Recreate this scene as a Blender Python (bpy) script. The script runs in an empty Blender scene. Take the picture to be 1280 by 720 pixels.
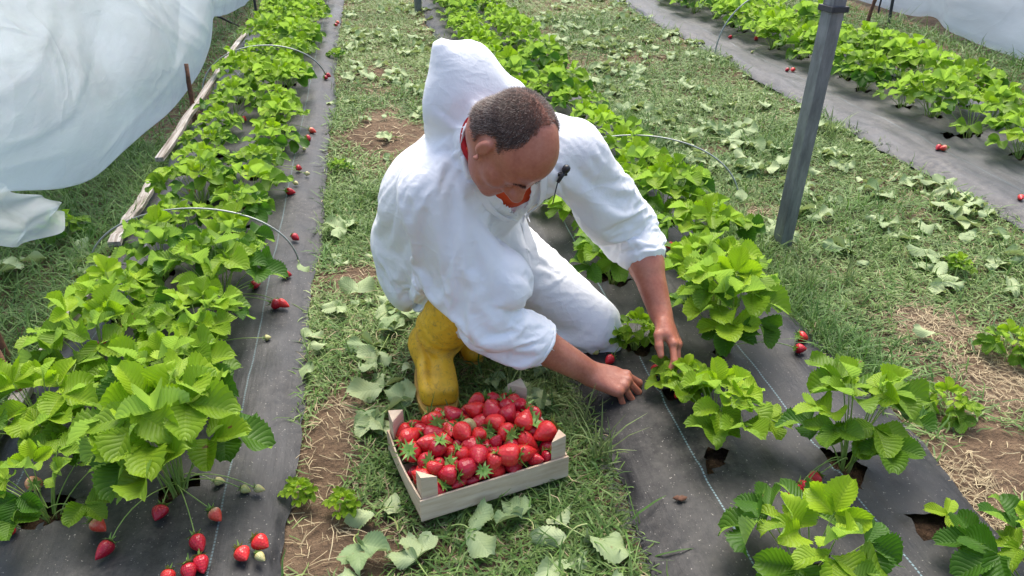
import bpy, math, random
import numpy as np
from mathutils import Vector, Matrix, noise as mnoise
from mathutils.bvhtree import BVHTree

random.seed(7)
rng = np.random.default_rng(11)
scene = bpy.context.scene
COL = scene.collection
R = math.radians

# ------------------------------------------------------------------ camera
CAMH = 1.25
FPX = 980.0
PITCH = R(28.81)
YAW = R(9.79)
cy_, sy_, cp_, sp_ = math.cos(YAW), math.sin(YAW), math.cos(PITCH), math.sin(PITCH)
FW = np.array([sy_ * cp_, cy_ * cp_, -sp_])
RT = np.array([cy_, -sy_, 0.0])
UP = np.cross(RT, FW)


def at(x, y, z=0.0):
    """where the line of sight through a point of the photograph meets the level z"""
    d = FW + RT * (x - 640) / FPX - UP * (y - 360) / FPX
    return np.array([0, 0, CAMH]) + d * ((z - CAMH) / d[2])


camd = bpy.data.cameras.new('camera')
cam = bpy.data.objects.new('camera', camd)
COL.objects.link(cam)
camd.sensor_width = 36
camd.lens = 36 * FPX / 1280
camd.clip_start = 0.05
camd.clip_end = 2000
cam.location = (0, 0, CAMH)
cam.rotation_euler = (math.pi / 2 - PITCH, 0, -YAW)
scene.camera = cam

# ------------------------------------------------------------------ light
world = bpy.data.worlds.new('World')
scene.world = world
world.use_nodes = True
wn = world.node_tree
bg = wn.nodes['Background']
sky = wn.nodes.new('ShaderNodeTexSky')
sky.sky_type = 'NISHITA'
sky.sun_disc = False
SUN_EL, SUN_AZ = R(62), R(14)      # azimuth from +Y towards +X
sky.sun_elevation = SUN_EL
sky.sun_rotation = SUN_AZ
sky.air_density = 1.0
sky.dust_density = 4.0
sky.ozone_density = 0.6
wn.links.new(sky.outputs[0], bg.inputs[0])
bg.inputs[1].default_value = 0.135
sl = bpy.data.lights.new('sun', 'SUN')
sl.energy = 2.0
sl.angle = R(46)
sl.color = (1.0, 0.95, 0.87)
so = bpy.data.objects.new('sun', sl)
COL.objects.link(so)
sdir = Vector((math.sin(SUN_AZ) * math.cos(SUN_EL), math.cos(SUN_AZ) * math.cos(SUN_EL), math.sin(SUN_EL)))
so.rotation_euler = sdir.to_track_quat('Z', 'Y').to_euler()
so.location = (0, 0, 20)
vs = scene.view_settings
vs.view_transform = 'Standard'
vs.look = 'None'
vs.gamma = 1
vs.use_curve_mapping = False
vs.exposure = 1.28
scene.cycles.max_bounces = 8
scene.cycles.transparent_max_bounces = 12
scene.cycles.use_denoising = True


# ------------------------------------------------------------------ tags
def tag(o, label=None, cat=None, group=None, kind=None):
    if label: o['label'] = label
    if cat: o['category'] = cat
    if group: o['group'] = group
    if kind: o['kind'] = kind
    return o


def empty(name, loc=(0, 0, 0), rz=0.0):
    o = bpy.data.objects.new(name, None)
    o.empty_display_size = 0.05
    o.location = loc
    o.rotation_euler = (0, 0, rz)
    COL.objects.link(o)
    return o


def link(name, me, parent=None):
    o = bpy.data.objects.new(name, me)
    COL.objects.link(o)
    if parent: o.parent = parent
    return o


def copy_tree(o, parent=None):
    c = o.copy()
    COL.objects.link(c)
    c.parent = parent
    for ch in o.children:
        copy_tree(ch, c)
    return c


# ------------------------------------------------------------------ meshes
def mesh_np(name, V, F, mat=None, smooth=True, col=None, uv=None):
    """V (n,3), F (m,3|4) int array; col: per point RGBA; uv: per point"""
    V = np.asarray(V, np.float32); F = np.asarray(F, np.int32)
    me = bpy.data.meshes.new(name)
    n, m, k = len(V), len(F), F.shape[1]
    me.vertices.add(n)
    me.vertices.foreach_set('co', V.ravel())
    me.loops.add(m * k)
    me.loops.foreach_set('vertex_index', F.ravel())
    me.polygons.add(m)
    me.polygons.foreach_set('loop_start', np.arange(0, m * k, k, dtype=np.int32))
    me.polygons.foreach_set('use_smooth', np.full(m, smooth, bool))
    me.update(calc_edges=True)
    if col is not None:
        a = me.color_attributes.new('Col', 'FLOAT_COLOR', 'POINT')
        c = np.asarray(col, np.float32)
        if c.shape[1] == 3: c = np.hstack([c, np.ones((n, 1), np.float32)])
        a.data.foreach_set('color', c.ravel())
    if uv is not None:
        u = me.uv_layers.new(name='UVMap')
        u.data.foreach_set('uv', np.asarray(uv, np.float32)[F.ravel()].ravel())
    if mat: me.materials.append(mat)
    return me


class MB:
    """collects faces of mixed size"""
    def __init__(s): s.v, s.f = [], []

    def add(s, v, f):
        b = len(s.v)
        s.v += [tuple(map(float, p)) for p in v]
        s.f += [tuple(i + b for i in q) for q in f]
        return s

    def box(s, c, d, M=None, bev=0.0):
        x, y, z = d[0] / 2, d[1] / 2, d[2] / 2
        P = [(-x, -y, -z), (x, -y, -z), (x, y, -z), (-x, y, -z), (-x, -y, z), (x, -y, z), (x, y, z), (-x, y, z)]
        if M is not None: P = [M @ Vector(p) for p in P]
        P = [(p[0] + c[0], p[1] + c[1], p[2] + c[2]) for p in P]
        return s.add(P, [(0, 3, 2, 1), (4, 5, 6, 7), (0, 1, 5, 4), (1, 2, 6, 5), (2, 3, 7, 6), (3, 0, 4, 7)])

    def tube(s, pts, rad, n=6, cap=True):
        pts = [Vector(p) for p in pts]
        if not hasattr(rad, '__len__'): rad = [rad] * len(pts)
        base = len(s.v)
        prev = None
        for i, p in enumerate(pts):
            t = (pts[min(i + 1, len(pts) - 1)] - pts[max(i - 1, 0)])
            t = t.normalized() if t.length > 1e-9 else Vector((0, 0, 1))
            if prev is None:
                a = t.orthogonal().normalized()
            else:
                a = (prev - t * prev.dot(t))
                a = a.normalized() if a.length > 1e-6 else t.orthogonal().normalized()
            prev = a
            b = t.cross(a)
            for j in range(n):
                w = 2 * math.pi * j / n
                s.v.append(tuple(p + (a * math.cos(w) + b * math.sin(w)) * rad[i]))
        for i in range(len(pts) - 1):
            for j in range(n):
                k = (j + 1) % n
                s.f.append((base + i * n + j, base + i * n + k, base + (i + 1) * n + k, base + (i + 1) * n + j))
        if cap:
            s.f.append(tuple(base + j for j in range(n - 1, -1, -1)))
            s.f.append(tuple(base + (len(pts) - 1) * n + j for j in range(n)))
        return s

    def build(s, name, mat, parent=None, smooth=False, bevel=0.0):
        me = bpy.data.meshes.new(name)
        me.from_pydata(s.v, [], s.f)
        me.update()
        me.materials.append(mat)
        if smooth: me.polygons.foreach_set('use_smooth', [True] * len(me.polygons))
        o = link(name, me, parent)
        if bevel:
            m = o.modifiers.new('bevel', 'BEVEL'); m.width = bevel; m.segments = 2; m.limit_method = 'ANGLE'
        return o


# ------------------------------------------------------------------ materials
def mat(name, base=(0.5, 0.5, 0.5), rough=0.6, spec=0.5, metal=0.0):
    m = bpy.data.materials.new(name)
    m.use_nodes = True
    N = m.node_tree.nodes; L = m.node_tree.links
    p = N['Principled BSDF']
    p.inputs['Base Color'].default_value = (*base, 1)
    p.inputs['Roughness'].default_value = rough
    p.inputs['Specular IOR Level'].default_value = spec
    p.inputs['Metallic'].default_value = metal
    return m, N, L, p


def node(N, t, **kw):
    n = N.new(t)
    for k, v in kw.items():
        if k.startswith('i_'): n.inputs[k[2:].replace('_', ' ')].default_value = v
        elif k[0] == '_': n.inputs[int(k[1:])].default_value = v
        else: setattr(n, k, v)
    return n


def coords(N, L, kind='Object', scale=(1, 1, 1)):
    tc = N.new('ShaderNodeTexCoord'); mp = N.new('ShaderNodeMapping')
    mp.inputs['Scale'].default_value = scale
    L.new(tc.outputs[kind], mp.inputs[0])
    return mp.outputs[0]


def ntex(N, L, vec, scale, detail=4, rough=0.55, dist=0.0):
    n = N.new('ShaderNodeTexNoise')
    n.inputs['Scale'].default_value = scale; n.inputs['Detail'].default_value = detail
    n.inputs['Roughness'].default_value = rough; n.inputs['Distortion'].default_value = dist
    L.new(vec, n.inputs['Vector'])
    return n.outputs['Fac']


def ramp(N, L, fac, stops):
    r = N.new('ShaderNodeValToRGB')
    e = r.color_ramp.elements
    while len(e) < len(stops): e.new(0.5)
    for k, (p, c) in zip(e, stops):
        k.position = p; k.color = (*c, 1) if len(c) == 3 else c
    L.new(fac, r.inputs[0])
    return r.outputs[0]


def mix(N, L, fac, a, b, mode='MIX'):
    m = N.new('ShaderNodeMix'); m.data_type = 'RGBA'; m.blend_type = mode
    if isinstance(fac, (int, float)): m.inputs[0].default_value = fac
    else: L.new(fac, m.inputs[0])
    for i, c in ((6, a), (7, b)):
        if isinstance(c, tuple): m.inputs[i].default_value = (*c, 1) if len(c) == 3 else c
        else: L.new(c, m.inputs[i])
    return m.outputs[2]


def math_(N, L, op, a, b=None, clamp=False):
    m = N.new('ShaderNodeMath'); m.operation = op; m.use_clamp = clamp
    for i, c in ((0, a), (1, b)):
        if c is None: continue
        if isinstance(c, (int, float)): m.inputs[i].default_value = c
        else: L.new(c, m.inputs[i])
    return m.outputs[0]


def bump(N, L, p, h, dist=0.003, strength=1.0, chain=None):
    b = N.new('ShaderNodeBump')
    b.inputs['Strength'].default_value = strength; b.inputs['Distance'].default_value = dist
    L.new(h, b.inputs['Height'])
    if chain is not None: L.new(chain, b.inputs['Normal'])
    L.new(b.outputs[0], p.inputs['Normal'])
    return b.outputs[0]


M = {}

# soil -------------------------------------------------
m, N, L, p = mat('soil', rough=0.95, spec=0.15)
v = coords(N, L)
n1 = ntex(N, L, v, 2.2, 6, 0.6); n2 = ntex(N, L, v, 26, 6, 0.65); n3 = ntex(N, L, v, 120, 3, 0.6)
c = ramp(N, L, n1, [(0.30, (0.070, 0.046, 0.030)), (0.5, (0.145, 0.098, 0.064)), (0.72, (0.27, 0.205, 0.135))])
c = mix(N, L, 0.55, c, ramp(N, L, n2, [(0.3, (0.035, 0.022, 0.014)), (0.55, (0.15, 0.10, 0.062)), (0.75, (0.27, 0.20, 0.12))]))
L.new(c, p.inputs['Base Color'])
hh = math_(N, L, 'ADD', math_(N, L, 'MULTIPLY', n2, 1.0), math_(N, L, 'MULTIPLY', n3, 0.35))
bump(N, L, p, hh, 0.03, 0.9)
M['soil'] = m
m, N, L, p = mat('dark_soil', rough=0.95, spec=0.15)
v = coords(N, L)
n2 = ntex(N, L, v, 60, 6, 0.7)
L.new(ramp(N, L, n2, [(0.3, (0.018, 0.011, 0.008)), (0.55, (0.07, 0.042, 0.026)), (0.8, (0.16, 0.105, 0.066))]), p.inputs['Base Color'])
bump(N, L, p, n2, 0.02, 1.0)
M['dark_soil'] = m

# mulch film ------------------------------------------
def film_material(name, lines, sheen_tone=1.0):
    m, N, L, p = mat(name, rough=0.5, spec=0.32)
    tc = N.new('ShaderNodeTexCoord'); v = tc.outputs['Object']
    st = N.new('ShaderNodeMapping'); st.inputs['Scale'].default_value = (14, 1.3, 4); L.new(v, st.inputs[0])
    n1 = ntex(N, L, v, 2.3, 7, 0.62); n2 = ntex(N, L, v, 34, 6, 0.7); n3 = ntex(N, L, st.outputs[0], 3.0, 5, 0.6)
    base = ramp(N, L, n3, [(0.3, (0.018*sheen_tone, 0.019*sheen_tone, 0.022*sheen_tone)), (0.6, (0.030*sheen_tone, 0.032*sheen_tone, 0.036*sheen_tone)), (0.8, (0.042*sheen_tone, 0.044*sheen_tone, 0.049*sheen_tone))])  # base colour scaled per bed; the right bed's lift paints in sky reflection
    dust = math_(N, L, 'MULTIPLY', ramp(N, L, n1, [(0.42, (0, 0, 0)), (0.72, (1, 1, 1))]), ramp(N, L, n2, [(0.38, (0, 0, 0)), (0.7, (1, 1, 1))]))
    c = mix(N, L, math_(N, L, 'MULTIPLY', dust, 0.38 if sheen_tone < .8 else .7), base, (0.20, 0.185, 0.165))
    sx = N.new('ShaderNodeSeparateXYZ'); L.new(v, sx.inputs[0])
    wob = math_(N, L, 'MULTIPLY', math_(N, L, 'SUBTRACT', ntex(N, L, v, 1.1, 2), 0.5), 0.02)
    xx = math_(N, L, 'ADD', sx.outputs[0], wob)
    tot = None
    for lx in lines:
        d = math_(N, L, 'ABSOLUTE', math_(N, L, 'SUBTRACT', xx, lx))
        on = math_(N, L, 'LESS_THAN', d, 0.0019)
        tot = on if tot is None else math_(N, L, 'MAXIMUM', tot, on)
    dash = math_(N, L, 'GREATER_THAN', math_(N, L, 'SINE', math_(N, L, 'MULTIPLY', sx.outputs[1], 700)), -0.6)
    tot = math_(N, L, 'MULTIPLY', math_(N, L, 'MULTIPLY', tot, dash), 0.62 if sheen_tone < .6 else 0.34)
    c = mix(N, L, tot, c, (0.22, 0.34, 0.38))
    spk = ramp(N, L, ntex(N, L, v, 190, 2, 0.5), [(0.70, (0, 0, 0)), (0.73, (1, 1, 1))])
    c = mix(N, L, math_(N, L, 'MULTIPLY', spk, 0.6), c, (0.42, 0.40, 0.36))
    L.new(c, p.inputs['Base Color'])
    L.new(ramp(N, L, n1, [(0.3, (0.36,) * 3), (0.7, (0.62,) * 3)]), p.inputs['Roughness'])
    wv = N.new('ShaderNodeTexWave'); wv.inputs['Scale'].default_value = 160; wv.bands_direction = 'X'; L.new(v, wv.inputs[0])
    wv2 = N.new('ShaderNodeTexWave'); wv2.inputs['Scale'].default_value = 110; wv2.bands_direction = 'Y'; L.new(v, wv2.inputs[0])
    b1 = bump(N, L, p, math_(N, L, 'MULTIPLY', wv.outputs['Fac'], wv2.outputs['Fac']), 0.0006, 0.5)
    b2 = bump(N, L, p, n3, 0.008, 0.3, b1)
    bump(N, L, p, n2, 0.003, 0.5, b2)
    return m

# leaves ----------------------------------------------
def leaf_material(name, young, old, under, transl=0.40, rough=0.46, veins=1.0):
    m, N, L, p = mat(name, rough=rough, spec=0.25)
    at_ = N.new('ShaderNodeAttribute'); at_.attribute_name = 'Col'
    sc = N.new('ShaderNodeSeparateColor'); L.new(at_.outputs['Color'], sc.inputs[0])
    uvn = N.new('ShaderNodeUVMap'); uvn.uv_map = 'UVMap'
    su = N.new('ShaderNodeSeparateXYZ'); L.new(uvn.outputs[0], su.inputs[0])
    au = math_(N, L, 'ABSOLUTE', math_(N, L, 'SUBTRACT', math_(N, L, 'MULTIPLY', su.outputs[0], 2.0), 1.0))
    ph = math_(N, L, 'SUBTRACT', math_(N, L, 'MULTIPLY', su.outputs[1], 9.0), math_(N, L, 'MULTIPLY', au, 2.6))
    w = math_(N, L, 'ABSOLUTE', math_(N, L, 'SINE', math_(N, L, 'MULTIPLY', ph, math.pi)))   # 0 on a vein
    side = math_(N, L, 'SUBTRACT', 1.0, math_(N, L, 'MULTIPLY', w, 4.5), True)
    mid = math_(N, L, 'SUBTRACT', 1.0, math_(N, L, 'MULTIPLY', au, 16.0), True)
    vein = math_(N, L, 'MAXIMUM', math_(N, L, 'MULTIPLY', side, 0.55), mid)
    oi = N.new('ShaderNodeObjectInfo')
    tn = math_(N, L, 'ADD', sc.outputs[0], math_(N, L, 'MULTIPLY', math_(N, L, 'SUBTRACT', oi.outputs['Random'], 0.55), 0.42), True)
    c = mix(N, L, tn, old, young)
    v = coords(N, L)
    c = mix(N, L, ntex(N, L, v, 22, 3), c, (0.6, 0.62, 0.5), 'MULTIPLY')
    lighter = mix(N, L, 1.0, c, (1.35, 1.25, 1.3), 'MULTIPLY')
    c = mix(N, L, math_(N, L, 'MULTIPLY', vein, 0.62 * veins), c, lighter)
    rim = math_(N, L, 'MULTIPLY', math_(N, L, 'SUBTRACT', au, 0.93, True), 9.0, True)
    c = mix(N, L, math_(N, L, 'MULTIPLY', rim, 0.5), c, lighter)
    # browned edge and spots on some leaves
    sp = math_(N, L, 'MULTIPLY', ramp(N, L, ntex(N, L, v, 60, 3), [(0.66, (0, 0, 0)), (0.70, (1, 1, 1))]), sc.outputs[1])
    c = mix(N, L, sp, c, (0.16, 0.09, 0.035))
    geo = N.new('ShaderNodeNewGeometry')
    c = mix(N, L, math_(N, L, 'MULTIPLY', geo.outputs['Backfacing'], 0.65), c, under)
    L.new(c, p.inputs['Base Color'])
    rib = math_(N, L, 'ADD', math_(N, L, 'POWER', w, 0.7), math_(N, L, 'MULTIPLY', math_(N, L, 'MINIMUM', math_(N, L, 'MULTIPLY', au, 8.0), 1.0), 0.9))
    b1 = bump(N, L, p, rib, 0.0019, 0.55 * veins)
    tr = N.new('ShaderNodeBsdfTranslucent'); L.new(mix(N, L, 1.0, c, (1.35, 1.5, 0.75), 'MULTIPLY'), tr.inputs[0]); L.new(b1, tr.inputs['Normal'])
    ms = N.new('ShaderNodeMixShader'); ms.inputs[0].default_value = transl
    L.new(p.outputs[0], ms.inputs[1]); L.new(tr.outputs[0], ms.inputs[2])
    L.new(ms.outputs[0], N['Material Output'].inputs[0])
    return m

M['leaf'] = leaf_material('strawberry_leaf', (0.350, 0.520, 0.028), (0.062, 0.165, 0.016), (0.30, 0.43, 0.14))
M['wilted'] = leaf_material('wilted_leaf', (0.44, 0.52, 0.29), (0.22, 0.32, 0.15), (0.40, 0.45, 0.28), 0.15, 0.6, 0.5)


def vcol_material(name, rough=0.6, transl=0.0, spec=0.3):
    m, N, L, p = mat(name, rough=rough, spec=spec)
    a = N.new('ShaderNodeAttribute'); a.attribute_name = 'Col'
    L.new(a.outputs['Color'], p.inputs['Base Color'])
    if transl:
        tr = N.new('ShaderNodeBsdfTranslucent'); L.new(a.outputs['Color'], tr.inputs[0])
        ms = N.new('ShaderNodeMixShader'); ms.inputs[0].default_value = transl
        L.new(p.outputs[0], ms.inputs[1]); L.new(tr.outputs[0], ms.inputs[2]); L.new(ms.outputs[0], N['Material Output'].inputs[0])
    return m

M['grass'] = vcol_material('grass_blades', 0.5, 0.3)
M['straw'] = vcol_material('dry_straw', 0.8)
m, N, L, p = mat('stem', (0.20, 0.30, 0.07), 0.5)
v = coords(N, L); L.new(ramp(N, L, ntex(N, L, v, 18, 2), [(0.35, (0.16, 0.27, 0.05)), (0.6, (0.27, 0.36, 0.10)), (0.75, (0.34, 0.22, 0.12))]), p.inputs['Base Color'])
M['stem'] = m
m, N, L, p = mat('calyx', (0.16, 0.30, 0.05), 0.5); M['calyx'] = m


def berry_material(name, c1, c2, seed, tipc=None):
    m, N, L, p = mat(name, rough=0.30, spec=0.5)
    tc = N.new('ShaderNodeTexCoord'); v = tc.outputs['Object']
    vo = N.new('ShaderNodeTexVoronoi'); vo.inputs['Scale'].default_value = 185; vo.inputs['Randomness'].default_value = 0.35
    L.new(v, vo.inputs['Vector'])
    oi = N.new('ShaderNodeObjectInfo')
    c = mix(N, L, oi.outputs['Random'], c1, c2)
    n = ntex(N, L, v, 40, 3)
    c = mix(N, L, math_(N, L, 'MULTIPLY', n, 0.5), c, (0.75, 0.35, 0.4), 'MULTIPLY')
    if tipc:
        sz = N.new('ShaderNodeSeparateXYZ'); L.new(v, sz.inputs[0])
        g = math_(N, L, 'ADD', math_(N, L, 'MULTIPLY', sz.outputs[2], 38), math_(N, L, 'MULTIPLY', n, 1.2), )
        c = mix(N, L, math_(N, L, 'SUBTRACT', g, 0.55, True), c, tipc)
    sd = ramp(N, L, vo.outputs['Distance'], [(0.13, (1, 1, 1)), (0.2, (0, 0, 0))])
    c = mix(N, L, math_(N, L, 'MULTIPLY', sd, 0.5), c, seed)
    L.new(c, p.inputs['Base Color'])
    p.inputs['Subsurface Weight'].default_value = 0.12
    p.inputs['Subsurface Radius'].default_value = (0.01, 0.003, 0.002)
    bump(N, L, p, ramp(N, L, vo.outputs['Distance'], [(0.0, (0.45,) * 3), (0.25, (0.0,) * 3), (0.75, (1, 1, 1))]), 0.0010, 0.6)
    return m

M['berry'] = berry_material('ripe_strawberry', (0.56, 0.014, 0.030), (0.36, 0.007, 0.026), (0.55, 0.25, 0.05))
M['berry_bright'] = berry_material('bright_strawberry', (0.68, 0.035, 0.035), (0.58, 0.020, 0.022), (0.60, 0.28, 0.06))
M['berry_half'] = berry_material('half_ripe_strawberry', (0.62, 0.085, 0.045), (0.58, 0.05, 0.03), (0.55, 0.35, 0.08), (0.66, 0.58, 0.34))
M['berry_green'] = berry_material('unripe_strawberry', (0.40, 0.46, 0.15), (0.52, 0.52, 0.25), (0.35, 0.25, 0.06))

# clothing, skin ----------------------------------------
m, N, L, p = mat('white_coverall', (0.80, 0.81, 0.83), 0.62, 0.3)
v = coords(N, L)
n1 = ntex(N, L, v, 9, 5, 0.6, 0.8); n2 = ntex(N, L, v, 42, 5, 0.65, 0.6)
v3 = N.new('ShaderNodeTexVoronoi'); v3.feature = 'DISTANCE_TO_EDGE'; v3.inputs['Scale'].default_value = 17
vv = N.new('ShaderNodeVectorMath'); vv.operation = 'ADD'; L.new(v, vv.inputs[0])
nz = N.new('ShaderNodeTexNoise'); nz.inputs['Scale'].default_value = 6; L.new(v, nz.inputs[0])
sc_ = N.new('ShaderNodeVectorMath'); sc_.operation = 'SCALE'; sc_.inputs['Scale'].default_value = 0.16; L.new(nz.outputs['Color'], sc_.inputs[0]); L.new(sc_.outputs[0], vv.inputs[1])
L.new(vv.outputs[0], v3.inputs['Vector'])
L.new(ramp(N, L, n1, [(0.3, (0.78, 0.79, 0.82)), (0.7, (0.84, 0.845, 0.86))]), p.inputs['Base Color'])
def ridge(vec, scale, pw, dist=0.6):
    n_ = ntex(N, L, vec, scale, 2, 0.5, dist)
    a_ = math_(N, L, 'SUBTRACT', 1.0, math_(N, L, 'MULTIPLY', math_(N, L, 'ABSOLUTE', math_(N, L, 'SUBTRACT', n_, 0.5)), 5.0), True)
    return math_(N, L, 'POWER', a_, pw)
ra_ = coords(N, L, 'Object', (1.0, 0.6, 1.5)); rb_ = coords(N, L, 'Object', (0.7, 1.3, 1.0))
r1 = ridge(ra_, 6.5, 2.5); r2 = ridge(rb_, 14, 2.0); r3 = ridge(ra_, 30, 1.5)
hh = math_(N, L, 'ADD', math_(N, L, 'ADD', r1, math_(N, L, 'MULTIPLY', r2, 0.5)), math_(N, L, 'MULTIPLY', r3, 0.18))
b0 = bump(N, L, p, hh, 0.0045, 0.22)
b2 = bump(N, L, p, n1, 0.006, 0.2, b0)
bump(N, L, p, n2, 0.003, 0.4, b2)
M['white'] = m
m, N, L, p = mat('orange_cotton', (0.62, 0.075, 0.02), 0.8, 0.2)
v = coords(N, L); bump(N, L, p, ntex(N, L, v, 25, 5), 0.01, 0.6); M['orange'] = m
m, N, L, p = mat('red_collar', (0.36, 0.015, 0.02), 0.8, 0.2); M['redcollar'] = m
m, N, L, p = mat('skin', (0.40, 0.19, 0.13), 0.40, 0.45)
v = coords(N, L)
n1 = ntex(N, L, v, 16, 5, 0.6); n2 = ntex(N, L, v, 130, 4, 0.6)
c = ramp(N, L, n1, [(0.3, (0.36, 0.112, 0.068)), (0.52, (0.48, 0.172, 0.108)), (0.75, (0.57, 0.245, 0.165))])
c = mix(N, L, 0.3, c, ramp(N, L, n2, [(0.3, (0.22, 0.065, 0.045)), (0.7, (0.42, 0.19, 0.125))]))
L.new(c, p.inputs['Base Color'])
p.inputs['Subsurface Weight'].default_value = 0.08
p.inputs['Subsurface Radius'].default_value = (0.012, 0.004, 0.002)
bump(N, L, p, n2, 0.0012, 0.7)
M['skin'] = m
M['hair'] = vcol_material('short_hair', 0.55)
m, N, L, p = mat('hair_shell', (0.05, 0.03, 0.025), 0.7, 0.2)
v = coords(N, L)
c = ramp(N, L, ntex(N, L, v, 190, 3), [(0.35, (0.030, 0.018, 0.014)), (0.62, (0.09, 0.052, 0.040)), (0.8, (0.22, 0.165, 0.14))])
ha = N.new('ShaderNodeAttribute'); ha.attribute_name = 'Col'
sh_ = N.new('ShaderNodeSeparateColor'); L.new(ha.outputs['Color'], sh_.inputs[0])
c = mix(N, L, sh_.outputs[0], c, (0.30, 0.115, 0.075))
L.new(c, p.inputs['Base Color']); bump(N, L, p, ntex(N, L, v, 260, 2), 0.002, 1.0); M['hairshell'] = m
m, N, L, p = mat('yellow_rubber', (0.66, 0.36, 0.02), 0.45, 0.4)
v = coords(N, L)
n1 = ntex(N, L, v, 13, 6, 0.65); n2 = ntex(N, L, v, 70, 5, 0.7, 1.0)
c = ramp(N, L, n1, [(0.28, (0.46, 0.26, 0.035)), (0.46, (0.76, 0.44, 0.025)), (0.75, (0.84, 0.52, 0.05))])
c = mix(N, L, math_(N, L, 'MULTIPLY', ramp(N, L, n2, [(0.53, (0, 0, 0)), (0.68, (1, 1, 1))]), 0.6), c, (0.19, 0.115, 0.045))
L.new(c, p.inputs['Base Color']); L.new(ramp(N, L, n1, [(0.3, (0.7,) * 3), (0.6, (0.4,) * 3)]), p.inputs['Roughness'])
bump(N, L, p, n1, 0.01, 0.5); M['boot'] = m
m, N, L, p = mat('boot_sole', (0.36, 0.22, 0.04), 0.7); M['sole'] = m
m, N, L, p = mat('black_plastic', (0.012, 0.012, 0.014), 0.4); M['black'] = m
m, N, L, p = mat('black_threads', (0.02, 0.02, 0.022), 0.7); M['thread'] = m

# wood, metal, film ---------------------------------------
m, N, L, p = mat('crate_wood', rough=0.75, spec=0.25)
v = coords(N, L, 'Object', (3, 3, 26))
n1 = ntex(N, L, v, 3.0, 6, 0.6, 0.6); v2 = coords(N, L); n2 = ntex(N, L, v2, 9, 5)
c = ramp(N, L, n1, [(0.3, (0.50, 0.37, 0.25)), (0.55, (0.62, 0.49, 0.355)), (0.75, (0.69, 0.575, 0.44))])
c = mix(N, L, ramp(N, L, n2, [(0.5, (0, 0, 0)), (0.8, (0.6, 0.6, 0.6))]), c, (0.36, 0.26, 0.18))
L.new(c, p.inputs['Base Color']); bump(N, L, p, n1, 0.0015, 0.7); M['crate'] = m
m, N, L, p = mat('weathered_lath', rough=0.85, spec=0.2)
v = coords(N, L, 'Object', (30, 1.2, 30))
n1 = ntex(N, L, v, 3.0, 6, 0.65, 0.5)
L.new(ramp(N, L, n1, [(0.3, (0.12, 0.095, 0.07)), (0.5, (0.29, 0.26, 0.225)), (0.7, (0.47, 0.45, 0.42))]), p.inputs['Base Color']); bump(N, L, p, n1, 0.003, 0.8); M['lath'] = m
m, N, L, p = mat('galvanised_steel', (0.23, 0.245, 0.26), 0.42, 0.5, 0.35)
v = coords(N, L, 'Object', (1, 1, 0.25)); n1 = ntex(N, L, v, 30, 6, 0.65)
L.new(ramp(N, L, n1, [(0.3, (0.10, 0.105, 0.11)), (0.55, (0.20, 0.21, 0.225)), (0.8, (0.33, 0.34, 0.36))]), p.inputs['Base Color'])
L.new(ramp(N, L, n1, [(0.3, (0.6,) * 3), (0.7, (0.35,) * 3)]), p.inputs['Roughness']); M['steel'] = m
m, N, L, p = mat('hoop_wire', (0.30, 0.32, 0.30), 0.45, 0.5, 0.5); M['wire'] = m
m, N, L, p = mat('rusty_iron', rough=0.85)
v = coords(N, L); L.new(ramp(N, L, ntex(N, L, v, 45, 5), [(0.3, (0.05, 0.025, 0.015)), (0.6, (0.15, 0.065, 0.035)), (0.8, (0.24, 0.12, 0.07))]), p.inputs['Base Color']); M['rust'] = m
m, N, L, p = mat('dark_iron', (0.04, 0.04, 0.045), 0.6, 0.4); M['iron'] = m


def sheet_material(name, tint, transp):
    m, N, L, p = mat(name, tint, 0.22, 0.6)
    v = coords(N, L); vs_ = coords(N, L, 'Object', (1.0, .55, 1.6))
    n1 = ntex(N, L, v, 1.6, 3, 0.5, 0.4); n2 = ntex(N, L, vs_, 2.6, 4, 0.5, 0.7); n3 = ntex(N, L, vs_, 11, 6, 0.65, 0.5)
    c = ramp(N, L, n2, [(0.3, tuple(k * 0.93 for k in tint)), (0.6, tint), (0.8, tuple(min(0.92, k * 1.08) for k in tint))])
    L.new(c, p.inputs['Base Color'])
    n4 = ntex(N, L, coords(N, L, 'Object', (1, .5, 1.1)), 2.1, 2, 0.5, 1.2)
    rg = math_(N, L, 'POWER', math_(N, L, 'SUBTRACT', 1.0, math_(N, L, 'MULTIPLY', math_(N, L, 'ABSOLUTE', math_(N, L, 'SUBTRACT', n4, 0.5)), 9.0), True), 2.0)
    b0 = bump(N, L, p, rg, 0.02, 0.22); b1 = bump(N, L, p, n3, 0.012, 0.40, b0); b2 = bump(N, L, p, n1, 0.06, 0.3, b1)
    tl = N.new('ShaderNodeBsdfTranslucent'); L.new(c, tl.inputs[0]); L.new(b2, tl.inputs['Normal'])
    m1 = N.new('ShaderNodeMixShader'); m1.inputs[0].default_value = 0.55; L.new(p.outputs[0], m1.inputs[1]); L.new(tl.outputs[0], m1.inputs[2])
    tp = N.new('ShaderNodeBsdfTransparent'); tp.inputs[0].default_value = (.93, .96, .97, 1)
    m2 = N.new('ShaderNodeMixShader')
    L.new(ramp(N, L, n2, [(0.3, (transp + 0.07,) * 3), (0.7, (transp - 0.05,) * 3)]), m2.inputs[0])
    L.new(m1.outputs[0], m2.inputs[1]); L.new(tp.outputs[0], m2.inputs[2])
    L.new(m2.outputs[0], N['Material Output'].inputs[0])
    return m

M['sheet'] = sheet_material('milky_film', (0.76, 0.82, 0.87), 0.45)

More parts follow.
